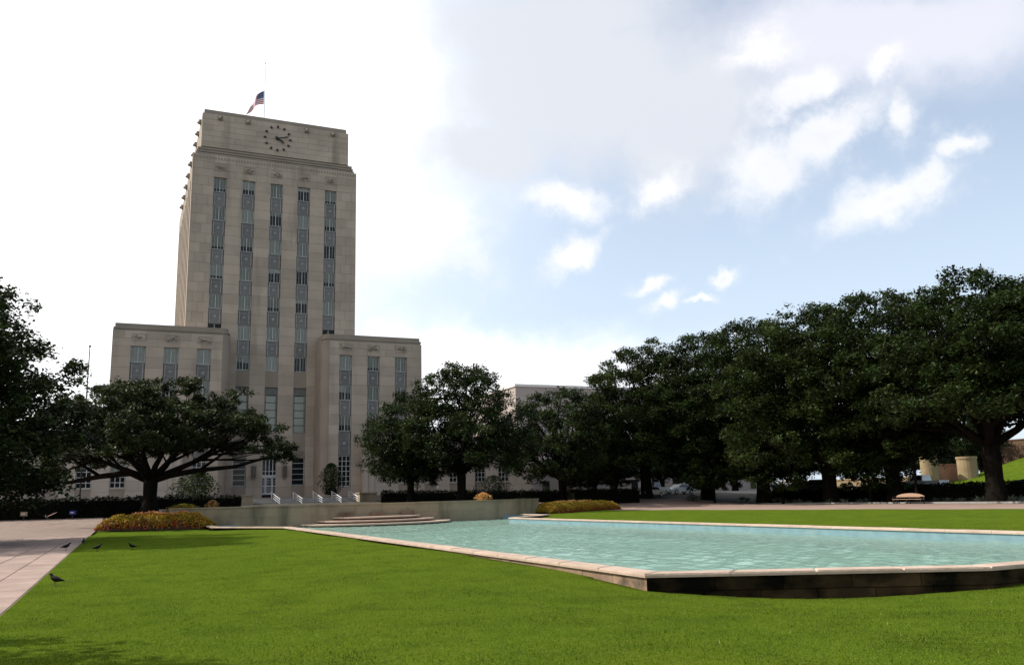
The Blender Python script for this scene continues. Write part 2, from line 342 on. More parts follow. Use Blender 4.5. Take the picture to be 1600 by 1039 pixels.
def water_material():
    m, nt, out = newmat('pool_water'); N = nt.nodes; L = nt.links
    src = N.new('ShaderNodeNewGeometry').outputs['Position']
    mp = N.new('ShaderNodeMapping'); mp.inputs['Rotation'].default_value = (0, 0, .42); mp.inputs['Scale'].default_value = (.8, 1.7, 1); L.new(src, mp.inputs[0])
    n = N.new('ShaderNodeTexNoise'); n.inputs['Scale'].default_value = 5.0; n.inputs['Detail'].default_value = 3; n.inputs['Distortion'].default_value = .6; L.new(mp.outputs[0], n.inputs['Vector'])
    bp = N.new('ShaderNodeBump'); bp.inputs['Strength'].default_value = .6; bp.inputs['Distance'].default_value = .04; L.new(n.outputs[0], bp.inputs['Height'])
    g = N.new('ShaderNodeBsdfGlossy'); g.inputs['Roughness'].default_value = .06; L.new(bp.outputs[0], g.inputs['Normal'])
    t = N.new('ShaderNodeBsdfTransparent'); t.inputs[0].default_value = (.78, .92, .88, 1)
    dfs = N.new('ShaderNodeBsdfDiffuse'); dfs.inputs[0].default_value = (.34, .52, .43, 1); L.new(bp.outputs[0], dfs.inputs['Normal'])
    m1 = N.new('ShaderNodeMixShader'); m1.inputs[0].default_value = .55; L.new(t.outputs[0], m1.inputs[1]); L.new(dfs.outputs[0], m1.inputs[2])
    fr = N.new('ShaderNodeFresnel'); fr.inputs[0].default_value = 1.33; L.new(bp.outputs[0], fr.inputs['Normal'])
    sc = N.new('ShaderNodeMath'); sc.operation = 'MULTIPLY'; sc.inputs[1].default_value = .75; L.new(fr.outputs[0], sc.inputs[0])
    m2 = N.new('ShaderNodeMixShader'); L.new(sc.outputs[0], m2.inputs[0]); L.new(m1.outputs[0], m2.inputs[1]); L.new(g.outputs[0], m2.inputs[2])
    L.new(m2.outputs[0], out.inputs[0])
water_material()
def glass_material():
    m, nt, out = newmat('window_glass'); N = nt.nodes; L = nt.links
    g = N.new('ShaderNodeBsdfGlossy'); g.inputs['Roughness'].default_value = .08; g.inputs[0].default_value = (.62,.58,.50,1)
    t = N.new('ShaderNodeBsdfTransparent'); t.inputs[0].default_value = (.93,.95,.94,1)
    fr = N.new('ShaderNodeFresnel'); fr.inputs[0].default_value = 1.45
    m2 = N.new('ShaderNodeMixShader'); L.new(fr.outputs[0], m2.inputs[0]); L.new(t.outputs[0], m2.inputs[1]); L.new(g.outputs[0], m2.inputs[2]); L.new(m2.outputs[0], out.inputs[0])
glass_material()

# ------------------------------------------------------------------ the setting
def terr(x, y):
    a = 1.7*sstep((y-84)/32.0); b = 1.2*sstep((x-79)/5.0)
    return max(a, b)
POOL = [(9.5,15.0),(15.4,12.0),(21.6,12.0),(27.5,15.0),(27.3,61.0),(33.2,67.0),(33.2,72.6),(5.8,71.8),(5.8,65.0),(9.6,58.0)]
def inside(x, y, poly):
    c = False; n = len(poly)
    for i in range(n):
        x1,y1 = poly[i]; x2,y2 = poly[(i+1)%n]
        if (y1 > y) != (y2 > y) and x < (x2-x1)*(y-y1)/(y2-y1)+x1: c = not c
    return c
def offset(poly, d):      # move each edge of a counter-clockwise polygon inwards by d
    n = len(poly); res = []
    for i in range(n):
        p0, p1, p2 = Vector(poly[i-1]), Vector(poly[i]), Vector(poly[(i+1)%n])
        a = (p1-p0).normalized(); b = (p2-p1).normalized()
        na, nb = Vector((-a.y, a.x)), Vector((-b.y, b.x))
        k = (na+nb); k = k/max(.3, (k.dot(na)))
        res.append(tuple(p1+k*d))
    return res
def lawn_z(x, y):
    z = 0.0
    d2 = ((x-12.0)/4.2)**2+((y-13.4)/4.0)**2
    z -= .36*math.exp(-d2)
    d3 = ((x-17.5)/5)**2+((y-11.0)/3.2)**2
    z -= .14*math.exp(-d3)
    if y > 58: z -= .12*sstep((y-58)/8)*sstep((34-x)/6)
    z += .02*math.sin(x*.7+1.3)*math.sin(y*.5+.4)
    return z

def build_ground():
    xs = [-900,-400,-200,-100,-60,-40,-30,-24,-20,-17,-14,-10,-6,-3,-1.95,-1.6,5,15,25,35,45,53.0,54,58,62,66,70,74,77,79,80,81,82,83,84,86,90,95,100,110,120,130,140,160,200,260,340,450,700,1200]
    ys = [-300,-100,-40,-20,-9.5,-9,0,10,20,30,40,50,60,70,80,83,84,86,88,90,92,94,96,98,100,102,104,106,108,110,112,114,116,120,130,150,180,220,300,450,700,1100,1800,2600]
    V = []; F = []
    for y in ys:
        for x in xs:
            z = terr(x, y)-.012
            if -1.6 <= x <= 53.0 and -9 <= y <= 83: z = -1.6
            V.append((x, y, z))
    n = len(xs)
    for j in range(len(ys)-1):
        for i in range(n-1): F.append((j*n+i, j*n+i+1, (j+1)*n+i+1, (j+1)*n+i))
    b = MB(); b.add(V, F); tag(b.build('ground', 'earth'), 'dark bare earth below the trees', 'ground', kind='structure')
build_ground()
def sheet(name, mat, x0, x1, y0, y1, dz, nx, ny, xr=None):
    V = []; F = []
    for j in range(ny+1):
        y = y0+(y1-y0)*j/ny
        for i in range(nx+1):
            xa, xb = (x0(y) if callable(x0) else x0), (x1(y) if callable(x1) else x1)
            x = xa+(xb-xa)*i/nx; V.append((x, y, terr(x, y)+dz))
    for j in range(ny):
        for i in range(nx): k = j*(nx+1)+i; F.append((k, k+1, k+nx+2, k+nx+1))
    b = MB(); b.add(V, F); o = b.build(name, mat, smooth=True); o['kind'] = 'structure'; return o
def right_edge(y): return 48.2+ (82-y)*.2 if y > 20 else 60.6+(20-y)*.2
path_left = sheet('path', 'paving_joint', -16, -1.68, -10, 101, .0, 6, 60)
tag(path_left, 'pinkish stone slab path beside the lawn', 'path')
path_right = sheet('path', 'path_pink', lambda y: right_edge(y)-.1, lambda y: 72.5+(60-y)*.04, -10, 101, .0, 4, 60)
tag(path_right, 'broad pink path between right lawn and tree row', 'path')
def build_lawn():
    xs_n, ys = 220, np.arange(-9.0, 84.01, .3)
    ins = offset(POOL, .22)
    V = []; F = []
    for y in ys:
        xr = right_edge(y)
        for i in range(xs_n+1):
            x = -1.7+(xr+1.7)*i/xs_n
            if 11 < y < 73 and 5 < x < 34 and inside(x, y, ins): z = -1.3
            else: z = lawn_z(x, y)+.012
            V.append((x, y, z))
    n = xs_n+1; ny = len(ys)
    idx = np.arange(n*ny).reshape(ny, n)
    F = np.stack([idx[:-1,:-1], idx[:-1,1:], idx[1:,1:], idx[1:,:-1]], -1).reshape(-1, 4)
    me = np_mesh('lawn', V, F, mats=['lawn_turf'], smooth=True)
    tag(place(me, 'lawn'), 'smooth mown green lawn round the pool', 'lawn', kind='structure')
    # grass blades where the lawn is near enough to show them
    r = np.random.default_rng(3); K = 420000
    dist = 6.5+ (r.random(K)**1.7)*36; ang = math.radians(24.2)+ (r.random(K)-.5)*math.radians(66)
    X = dist*np.sin(ang); Y = dist*np.cos(ang)
    out = offset(POOL, -.12)
    keep = np.array([(-1.66 < x < 58) and not (y > 10.5 and x > 8 and inside(x, y, out)) for x, y in zip(X, Y)])
    X, Y = X[keep], Y[keep]; K = len(X)
    Z = np.array([lawn_z(x, y) for x, y in zip(X, Y)])
    h = (.014+.020*r.random(K))*(1+.9*(r.random(K) < .07)); w = .0030+.0030*r.random(K)+.00010*np.hypot(X, Y); a = r.random(K)*6.283; lx = (r.random(K)-.5)*.05; ly = (r.random(K)-.5)*.05
    P = np.empty((K, 3, 3))
    P[:,0] = np.stack([X-w*np.cos(a), Y-w*np.sin(a), Z], 1); P[:,1] = np.stack([X+w*np.cos(a), Y+w*np.sin(a), Z], 1); P[:,2] = np.stack([X+lx, Y+ly, Z+h], 1)
    me = np_mesh('grass', P.reshape(-1, 3), F3=np.arange(K*3).reshape(-1, 3), mats=['grass_blade', 'grass_dry'], mi=(r.random(K) < .025))
    tag(place(me, 'grass'), 'short grass blades over the near lawn', 'grass', kind='stuff')
build_lawn()
UNIT = MB().box(-.5,.5,-.5,.5,-.5,.5)
def unit_mesh(mat):
    key = 'unit_'+mat
    if key not in bpy.data.meshes: UNIT.mesh(key, mat)
    return bpy.data.meshes[key]
def slab_mesh(mat, bev=.04):       # a unit box with worn upper edges
    key = 'slab_'+mat
    if key in bpy.data.meshes: return bpy.data.meshes[key]
    b = MB(); e = .5-bev
    b.add([(-.5,-.5,-.5),(.5,-.5,-.5),(.5,.5,-.5),(-.5,.5,-.5),(-.5,-.5,.35),(.5,-.5,.35),(.5,.5,.35),(-.5,.5,.35),(-e,-e,.5),(e,-e,.5),(e,e,.5),(-e,e,.5)],
          [(0,3,2,1),(0,1,5,4),(1,2,6,5),(2,3,7,6),(3,0,4,7),(4,5,9,8),(5,6,10,9),(6,7,11,10),(7,4,8,11),(8,9,10,11)])
    return b.mesh(key, mat)
def paving_slabs():
    n = 0; s = .86
    for j in range(58):
        for i in range(5):
            x = -1.72-s*(i+.5); y = 9.5+s*(j+.5)
            a = math.atan2(x, y)-YAW
            if abs(math.degrees(a)) > 34: continue
            place(slab_mesh('paving', .012), 'paving_slab', path_left, (x, y, terr(x,y)+.0+rng.uniform(-.002,.003)), 0, (s-.028, s-.028, .03)); n += 1
paving_slabs()

# ------------------------------------------------------------------ the reflecting pool
WZ = -.22
def build_pool():
    root = empty('reflecting_pool', (18.5, 40, 0))
    tag(root, 'long turquoise reflecting pool with pink stone rim in front of the clock tower', 'pool')
    inner = offset(POOL, .45); n = len(POOL)
    shell = MB()
    shell.add([(x,y,-.75) for x,y in inner], [tuple(range(n))])
    shell.build('pool_floor', 'pool_paint', root)
    sides = MB(); outer = MB()
    for i in range(n):
        j = (i+1) % n
        a, b = inner[i], inner[j]
        sides.add([(a[0],a[1],-.75),(b[0],b[1],-.75),(b[0],b[1],.075),(a[0],a[1],.075)], [(0,3,2,1)])
        a, b = POOL[i], POOL[j]
        c, d = offset(POOL,.06)[i], offset(POOL,.06)[j]
        outer.add([(c[0],c[1],-1.0),(d[0],d[1],-1.0),(d[0],d[1],.075),(c[0],c[1],.075)], [(0,1,2,3)])
    sides.build('pool_lining', 'pool_blue', root); bw = outer.build('basin_wall', 'basin_stone_shaded', root)
    # wall blocks, two courses, along the near end and the start of the long side
    for i in (0, 1, 2, 9):
        a, b = Vector(POOL[i]), Vector(POOL[(i+1)%n])
        if i == 9: a = a.lerp(b, .72)
        ln = (b-a).length; k = max(1, round(ln/1.35)); t = (b-a)/ln; ang = math.atan2(t.y, t.x)
        for c in range(3):
            kk = k+(c % 2); st = ln/kk
            for q in range(kk):
                w = st-.015
                m = a+t*(st*(q+.5)); nn = Vector((-t.y, t.x)); m = m+nn*(.055+rng.uniform(0,.012))
                place(unit_mesh('basin_stone_lit' if i == 9 else 'basin_stone_shaded'), 'wall_block', bw, (m.x, m.y, -.062-.27*c), ang, (w, .1, .255))
    # coping stones
    for i in range(n):
        if i == 6: continue
        a, b = Vector(POOL[i]), Vector(POOL[(i+1)%n]); ln = (b-a).length; t = (b-a)/ln; nn = Vector((-t.y, t.x)); ang = math.atan2(t.y, t.x)
        k = max(1, round(ln/1.85)); st = ln/k
        inn0, inn1 = Vector(offset(POOL, .5)[i]), Vector(offset(POOL, .5)[(i+1)%n])
        o0, o1 = Vector(offset(POOL, -.04)[i]), Vector(offset(POOL, -.04)[(i+1)%n])
        for q in range(k):
            f0, f1 = q/k+.004/st*0+ (.006/ln if q else 0), (q+1)/k-(.006/ln if q < k-1 else 0)
            p = [o0.lerp(o1, f0), o0.lerp(o1, f1), inn0.lerp(inn1, f1), inn0.lerp(inn1, f0)]
            zt = .15+rng.uniform(-.006,.006)
            c = sum(p, Vector((0,0)))/4
            ps = [x+(c-x)*(.035/(c-x).length) for x in p]
            mb = MB(); mb.add([(x.x,x.y,.07) for x in p]+[(x.x,x.y,zt-.03) for x in p]+[(x.x,x.y,zt) for x in ps],
                   [(3,2,1,0)]+[(e,(e+1)%4,4+(e+1)%4,4+e) for e in range(4)]+[(4+e,4+(e+1)%4,8+(e+1)%4,8+e) for e in range(4)]+[(8,9,10,11)])
            mb.build('coping_stone', 'coping_stone', root, (c.x, c.y, 0))
    st = .12; xs = np.arange(5.6, 33.6, st); ys = np.arange(11.8, 72.6, st); GX, GY = np.meshgrid(xs, ys); Z = np.full(GX.shape, WZ)
    rw = np.random.default_rng(5)
    for q in range(34):
        lam = .36*1.35**(rw.random()*4.2); th = .42+rw.normal()*.75; k = 2*math.pi/lam
        Z += lam*.0060*np.sin(k*(math.cos(th)*GX+math.sin(th)*GY)+rw.random()*6.28)*(.55+.45*np.sin(.23*GX*rw.normal()+.19*GY*rw.normal()+rw.random()*6))
    lim = offset(POOL, .18)
    ok = np.array([[inside(x, y, lim) for x in xs+st/2] for y in ys+st/2])[:-1,:-1]
    idx = np.arange(GX.size).reshape(GX.shape)
    F = np.stack([idx[:-1,:-1], idx[:-1,1:], idx[1:,1:], idx[1:,:-1]], -1)[ok]
    used = np.unique(F); mp = np.full(GX.size, -1); mp[used] = np.arange(len(used))
    V = np.stack([GX.ravel(), GY.ravel(), Z.ravel()], 1)[used]-np.array([18.5,40,0])
    place(np_mesh('water', V, mp[F], mats=['pool_water'], smooth=True), 'water', root, (18.5,40,0))
    return root
pool = build_pool()

WALL_ARC = [(3.4,74.2),(6.0,72.4),(9.5,71.0),(14,70.0),(19.3,69.6),(24.5,70.1),(29,71.2),(33,73.2),(36.6,76.2)]
def arc_pt(s):
    n = len(WALL_ARC)-1; s = min(max(s,0),.9999)*n; i = int(s); t = s-i
    def P(k): return Vector(WALL_ARC[min(max(k,0),n)])
    p0,p1,p2,p3 = P(i-1),P(i),P(i+1),P(i+2)
    return .5*((2*p1)+(-p0+p2)*t+(2*p0-5*p1+4*p2-p3)*t*t+(-p0+3*p1-3*p2+p3)*t**3)
def build_wall():
    root = empty('fountain_wall', (19.3, 69.6, -.3)); tag(root, 'curved grey stone retaining wall behind the pool with stepped cascade', 'wall')
    n = 60; pts = [arc_pt(i/n) for i in range(n+1)]
    nr = []
    for i in range(n+1):
        t = (pts[min(i+1,n)]-pts[max(i-1,0)]).normalized(); nr.append(Vector((t.y,-t.x)))
    def strip(o, w, z0, z1, i0, i1):       # a curved bar: front offset o, depth w
        mb = MB(); k = i1-i0+1
        for i in range(i0, i1+1):
            f = pts[i]+nr[i]*o; b = pts[i]+nr[i]*(o-w)
            mb.v += [(f.x,f.y,z0),(f.x,f.y,z1),(b.x,b.y,z1),(b.x,b.y,z0)]
        for i in range(k-1):
            for e in range(4): mb.f.append((4*i+e, 4*i+(e+1)%4, 4*(i+1)+(e+1)%4, 4*(i+1)+e)); mb.m.append(0)
        mb.f += [(0,3,2,1), (4*(k-1),4*(k-1)+1,4*(k-1)+2,4*(k-1)+3)]; mb.m += [0,0]
        mb.f = [f[::-1] for f in mb.f]
        return mb
    core = strip(-.03, .5, -1.2, 1.36, 0, n); core.build('wall_core', 'concrete_wall', root)
    for c, (z0, z1) in enumerate([(-.9,-.12),(-.12,.63),(.63,1.36)]):
        for q in range(20):
            i0 = q*3
            if c % 2: i0 = q*3+1
            i1 = min(n, i0+3)
            if i0 >= n: continue
            f0 = strip(rng.uniform(-.004,.008), .2, z0+.006, z1-.006, i0, i1)
            # small vertical joint
            e0 = (Vector(f0.v[4][:2])-Vector(f0.v[0][:2])).normalized()*.008
            for a in range(4): f0.v[a] = (f0.v[a][0]+e0.x, f0.v[a][1]+e0.y, f0.v[a][2])
            for a in range(-4, 0): f0.v[a] = (f0.v[a][0]-e0.x, f0.v[a][1]-e0.y, f0.v[a][2])
            m = pts[(i0+i1)//2]; f0.build('stone_block', 'concrete_wall', root, (m.x, m.y, z0))
    for q in range(12):
        s = strip(.06, .62, 1.364, 1.47+.004*(q%2), q*5, q*5+5); m = pts[q*5+2]; s.build('cap_stone', 'concrete_wall', root, (m.x, m.y, 1.36))
    # half-round cascade steps
    cx, cy = 18.9, 70.0
    for R, z0, z1 in ((6.1,-.9,-.02),(4.75,-.5,.20),(3.6,-.3,.44)):
        ring = [(cx+R*math.cos(a), cy+R*.92*math.sin(a)) for a in [math.pi+math.pi*i/40 for i in range(41)]]
        ring2 = [(cx+(R-.3)*math.cos(a), cy+(R-.3)*.92*math.sin(a)) for a in [math.pi+math.pi*i/40 for i in range(41)]]
        st = MB().prism(ring2, z0, z1-.10).build('cascade_riser', 'cascade_stone', root, (cx, cy, z0))
        MB().prism(ring, z1-.10, z1).build('cascade_step', 'coping_stone', root, (cx, cy, z1))
    # low spouts with white water at the foot of the wall
    for x in (16.4, 18.9, 21.4):
        MB().prism([(x-.55,69.3),(x+.55,69.3),(x+.42,69.85),(x-.42,69.85)], .445, .80).build('spout_block', 'cascade_stone', root, (x, 69.5, .44))
    bedp = [(p.x, p.y+.4) for p in pts]+[(36.6,103.5),(3.4,103.5)]
    pl = MB().prism(bedp, .9, 1.30); pl.build('raised_terrace', 'soil', root, (19.3, 85, .9))
    return root
build_wall()

# ------------------------------------------------------------------ the clock tower building
GZ = 2.35
def unit_windows():
    pass
def build_city_hall():
    root = empty('city_hall', (19.22, 130, GZ))
    tag(root, 'beige limestone clock tower with stepped wings rising behind the oak trees', 'building')
    AX = 19.22
    tcol = [10.90+4.16*i for i in range(5)]; HW = .92
    # ---- tower core and piers
    Y0 = 130.0; REC = .42
    tw = MB()
    tw.box(7.18, 31.6, Y0+REC+.14, 165, 0, 53.2)                      # core
    xs = [6.9]+[e for c in tcol for e in (c-HW, c+HW)]+[31.65]
    piers = [(xs[2*i], xs[2*i+1]) for i in range(6)]
    for a, b in piers: tw.box(a+.02, b-.02, Y0+.03, Y0+REC+.2, 0, 50.0)
    tw.box(6.92, 31.63, Y0+.03, Y0+REC+.2, 50.0, 53.38)
    for x in (tcol[1], tcol[2], tcol[3]):
        tw.box(x-HW-.05, x+HW+.05, Y0+.05, Y0+REC+.2, 18.44, 20.8); tw.box(x-HW-.05, x+HW+.05, Y0+.05, Y0+REC+.2, 8.15, 11.72)
        if x != tcol[2]: tw.box(x-HW-.05, x+HW+.05, Y0+.05, Y0+REC+.2, 0, 4.1)
    tw.box(6.93, 31.6, Y0+.6, 164.9, 53.2, 53.5)
    # stepped cornice and clock storey
    for z0, z1, i in ((53.40,53.80,.30),(53.80,53.95,.75),(53.95,54.25,.42),(54.25,54.40,.85),(54.40,54.70,.55),(54.70,54.92,.9)):
        tw.box(6.9+i*1.15, 31.65-i*1.15, 130+i, 165-i, z0, z1)
    tw.box(8.03, 30.42, 130.75, 163.8, 54.92, 60.30); tw.box(8.30, 30.15, 131.0, 163.5, 60.30, 61.05)
    # left side: ribs between recessed window strips
    y = 131.2
    tw.box(6.9, 7.3, 130.02, 132.6, 0, 53.3)
    for k in range(8):
        yy = 134.5+k*4.0
        tw.box(6.9, 7.3, yy, yy+1.9, 0, 50.5)
    tw.box(6.92, 7.3, 132.5, 165, 50.3, 53.3)
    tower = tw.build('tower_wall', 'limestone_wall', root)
    # side windows
    for k in range(8):
        yy = 132.6+k*4.0
        if yy > 162: break
        MB().box(7.12, 7.2, yy-.1, yy+2.0, 2.4, 50.4).build('side_window_strip', 'spandrel_metal', root, (7.1, yy, 30))
    # ---- stone blocks
    blocks = []      # (parent, x0,x1,z0,z1,Y, material)
    def course(par, x0, x1, z0, z1, h, Y, nb, mat='limestone', shift=True):
        nrow = max(1, round((z1-z0)/h)); h = (z1-z0)/nrow
        for r in range(nrow):
            za, zb = z0+r*h, z0+(r+1)*h
            cuts = [x0+(x1-x0)*i/nb for i in range(nb+1)]
            if shift and nb > 1 and r % 2: cuts = [x0]+[x0+(x1-x0)*(i+.5)/nb for i in range(nb)]+[x1]
            for a, b in zip(cuts, cuts[1:]): blocks.append((par, a, b, za, zb, Y, mat))
    for i, (a, b) in enumerate(piers):
        lo = 26.2 if i in (0, 5) else 2.4
        if i in (0, 5): course(tower, a, b, lo, 49.97, 1.49, Y0, 2)
        else: course(tower, a, b, lo, 49.97, 1.49, Y0, 1)
    course(tower, 6.9, 31.65, 49.97, 53.4, 1.14, Y0, 8)
    course(tower, 8.0, 30.45, 54.92, 60.32, .9, 130.72, 7)
    # ---- wings
    wings = []
    wcols = {-1: (.87, 5.02, 9.25), 1: (29.1, 33.3, 37.55)}
    WY = 125.0
    for s in (-1, 1):
        x0, x1 = (-2.4, 12.8) if s < 0 else (25.6, 40.85)
        w = MB(); cs = wcols[s]; R = 1.1
        # body with a rounded inner front corner
        if s < 0:
            poly = [(x0+.02, WY+REC+.14), (x1-R-.05, WY+REC+.14), (x1-.05, WY+REC+.14+R), (x1-.05, 150), (x0+.02, 150)]
        else:
            poly = [(x0+.05, WY+REC+.14+R), (x0+R+.05, WY+REC+.14), (x1-.02, WY+REC+.14), (x1-.02, 150), (x0+.05, 150)]
        w.prism(poly, 0, 25.2)
        ex = [x0]+[e for c in cs for e in (c-HW, c+HW)]+[x1]
        ps = [(ex[2*i], ex[2*i+1]) for i in range(4)]
        for i, (a, b) in enumerate(ps):
            if (s < 0 and i == 3) or (s > 0 and i == 0):
                arc = [math.radians(90*q/8) for q in range(9)]
                if s < 0: pp = [(a+.02, WY+.03)]+[(b-R+R*math.sin(t), WY+.03+R-R*math.cos(t)) for t in arc]+[(b, 149), (a+.02, 149)]
                else: pp = [(b-.02, 149), (a, 149)]+[(a+R-R*math.cos(t), WY+.03+R-R*math.sin(t)) for t in arc]+[(b-.02, WY+.03)]
                w.prism(pp, 0, 22.9)
            else: w.box(a+.02, b-.02, WY+.03, WY+REC+.2, 0, 22.9)
        def capped(inset, z0, z1):
            arc = [math.radians(90*q/8) for q in range(9)]
            if s < 0: pp = [(x0+inset, WY+inset)]+[(x1-inset-R+R*math.sin(t), WY+inset+R-R*math.cos(t)) for t in arc]+[(x1-inset, 149.5), (x0+inset, 149.5)]
            else: pp = [(x1-inset, 149.5), (x0+inset, 149.5)]+[(x0+inset+R-R*math.cos(t), WY+inset+R-R*math.sin(t)) for t in arc]+[(x1-inset, WY+inset)]
            w.prism(pp, z0, z1)
        capped(.03, 22.9, 25.0); capped(.16, 25.0, 25.22); capped(.06, 25.22, 25.45); capped(.26, 25.45, 26.0)
        for c in cs: w.box(c-HW-.05, c+HW+.05, WY+.05, WY+REC+.2, 0, 3.7)
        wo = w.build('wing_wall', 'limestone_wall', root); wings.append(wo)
        for i, (a, b) in enumerate(ps):
            aa, bb = a, b
            if s < 0 and i == 3: bb = b-R
            if s > 0 and i == 0: aa = a+R
            course(wo, aa, bb, 2.4, 22.88, 1.46, WY, 1)
        course(wo, x0 if s < 0 else x0+R, x1-R if s < 0 else x1, 22.88, 24.98, 1.05, WY, 5)
    # ---- low front blocks
    LY = 123.4
    lowcols = {-1: (-.72,-4.67,-8.6,-12.5,-16.4), 1: (37.6,41.6,45.55,49.6,53.5)}
    for s in (-1, 1):
        x0, x1 = (-20, 7.0) if s < 0 else (31.4, 58.4)
        cs = sorted(lowcols[s]); w = MB()
        ex = [x0]+[e for c in cs for e in (c-.9, c+.9)]+[x1]
        w.box(x0+.03, x1-.03, LY+.5, 124.8 if False else 124.95, 0, 10.4)
        if s < 0: w.box(x0+.03, -2.45, 124.9, 148, 0, 10.38)
        else: w.box(40.9, x1-.03, 124.9, 148, 0, 10.38)
        ps = [(ex[2*i], ex[2*i+1]) for i in range(len(ex)//2)]
        for a, b in ps: w.box(a+.02, b-.02, LY+.03, LY+.6, 0, 7.5)
        w.box(x0+.02, x1-.02, LY+.03, LY+.6, 7.5, 10.4); w.box(x0-.1, x1+.1, LY-.06, 125.2 if False else LY+.7, 10.4, 10.85)
        for c in cs: w.box(c-.95, c+.95, LY+.05, LY+.6, 0, 4.0)
        wo = w.build('low_wing_wall', 'limestone_wall', root)
        for a, b in ps: course(wo, a, b, 2.3, 7.5, 1.3, LY, 2 if b-a > 3 else 1, 'limestone_base')
        course(wo, x0, x1, 7.5, 10.38, 1.44, LY, 11, 'limestone_base')
        # pilaster strips at the inner end
        xi = 7.0 if s < 0 else 31.4
        for q in range(2):
            xx = xi-s*0+(.5+q*.9)*s
            MB().box(xx-.22, xx+.22, LY-.12, LY+.02, 2.3, 9.6).build('pilaster', 'limestone_base', root, (xx, LY, 2.3))
    # block objects: the 290 largest singly, the rest joined
    blocks.sort(key=lambda b: -((b[2]-b[1])*(b[4]-b[3]))*(1.0 if b[5] > 128 else .8))
    g = .035
    rest = {}
    for k, (par, a, b, za, zb, Y, mat) in enumerate(blocks):
        pr = rng.uniform(-.006, .006)
        if k < 290:
            place(unit_mesh(mat), 'stone_block', par, ((a+b)/2, Y+.08+pr, (za+zb)/2), 0, (b-a-g, .16, zb-za-g))
        else:
            rest.setdefault((par, mat), MB()).box(a+g/2, b-g/2, Y+pr, Y+.16+pr, za+g/2, zb-g/2)
    for (par, mat), mb in rest.items():
        o = mb.build('stone_facing', mat+'_many', par); o['kind'] = 'stuff'
    # ---- windows
    cache = {}
    def window(cx, Y, z0, z1, hw=.9, kind='office'):
        H = z1-z0; key = (kind, round(H,2), round(hw,2))
        if key not in cache:
            f = MB(); t = .05
            f.box(-hw, -hw+.07, 0, .1, 0, H); f.box(hw-.07, hw, 0, .1, 0, H); f.box(-hw+.07, hw-.07, 0, .1, 0, .08); f.box(-hw+.07, hw-.07, 0, .1, H-.08, H)
            if kind == 'office':
                f.box(-.045, .045, -.02, .09, .08, H-.08)
                for s in (-1, 1): f.box(s*hw*.5-.018, s*hw*.5+.018, .02, .08, .08, H-.08)
            elif kind == 'grid':
                nb, nr_ = 2, max(3, round(H/.74))
                for q in range(1, 3): x = -hw+2*hw*q/3; f.box(x-.045, x+.045, 0, .09, .08, H-.08)
                for q in range(1, nr_): z = H*q/nr_; f.box(-hw+.07, hw-.07, .01, .085, z-.04, z+.04)
            elif kind == 'tall':
                nr_ = 5
                for q in range(1, nr_): z = (H-1.1)*q/nr_; f.box(-hw+.07, hw-.07, 0, .09, z-.06, z+.06)
                f.box(-hw+.07, hw-.07, -.03, .09, H-1.1, H-.08)
                for s in (-.52,-.17,.17,.52): f.box(s-.07, s+.07, -.07, -.03, H-1.0, H-.2)
                for s in (-1, 1): f.box(s*hw*.80-.03, s*hw*.80+.03, .01, .085, .08, H-1.1)
            elif kind == 'bars':
                for q in range(1, 5): z = H*q/5; f.box(-hw+.07, hw-.07, 0, .09, z-.035, z+.035)
            cache[key] = (f.mesh('window_'+kind, 'spandrel_metal' if kind == 'tall' else 'frame_metal'), MB().add([(-hw+.06,.05,.06),(hw-.06,.05,.06),(hw-.06,.05,H-.06),(-hw+.06,.05,H-.06)], [(0,1,2,3)]).mesh('pane', 'window_glass'))
        fm, pm = cache[key]
        w = place(fm, 'window', root, (cx, Y, z0))
        place(pm, 'pane', w, (cx, Y, z0))
        return w
    def blind(w, hw, H, frac, lo=0.0, hi=1.0, mat='blind'):
        b = MB(); x0 = -hw+2*hw*lo+.07; x1 = -hw+2*hw*hi-.07
        b.box(x0, x1, .10, .105, H-.08-(H-.16)*frac, H-.08)
        p = WLOC[w]; place(b.mesh('blind', mat), 'blind', w, p)
    # dark rooms behind the glass
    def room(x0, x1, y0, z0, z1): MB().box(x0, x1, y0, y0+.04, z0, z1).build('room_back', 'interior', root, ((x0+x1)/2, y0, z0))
    for c in tcol: room(c-HW-.02, c+HW+.02, Y0+REC+.09, 2.4, 50.0)
    for s in (-1,1):
        for c in wcols[s]: room(c-HW-.02, c+HW+.02, WY+REC+.09, 3, 22.95)
        for c in lowcols[s]: room(c-.92, c+.92, LY+.46, 3.9, 7.6)
    sp_cache = {}
    def spandrel(cx, Y, z0, z1, light=False):
        H = z1-z0; key = (round(H,2), light)
        if key not in sp_cache:
            hw = .9; f = MB(); f.box(-hw, hw, 0, .12, 0, H)
            f.box(-hw, hw, -.06, 0, H-.1, H); f.box(-hw, hw, -.08, 0, 0, .12)
            g_ = MB()
            for s in (-1, 1):
                g_.box(s*.68-.07, s*.68+.07, -.05, 0, .14, H-.12); 
            g_.box(-.5, .5, -.03, 0, H*.5-.62, H*.5-.58); g_.box(-.5, .5, -.03, 0, H*.5+.58, H*.5+.62)
            ro = MB(); ro.tube([(0,-.002,H*.5),(0,-.07,H*.5)], [.24,.17], 8); ro.tube([(0,-.07,H*.5),(0,-.12,H*.5)], [.09,.05], 6)
            sp_cache[key] = (f.mesh('spandrel', 'spandrel_metal'), g_.mesh('flute', 'spandrel_light'), ro.mesh('rosette', 'spandrel_light'))
        a, b, c = sp_cache[key]
        o = place(a, 'spandrel', root, (cx, Y, z0)); place(b, 'fluting', o, (cx, Y, z0)); place(c, 'rosette', o, (cx, Y, z0))
    WYo, WYw = Y0+REC-.10, WY+REC-.10
    rb = random.Random(5)
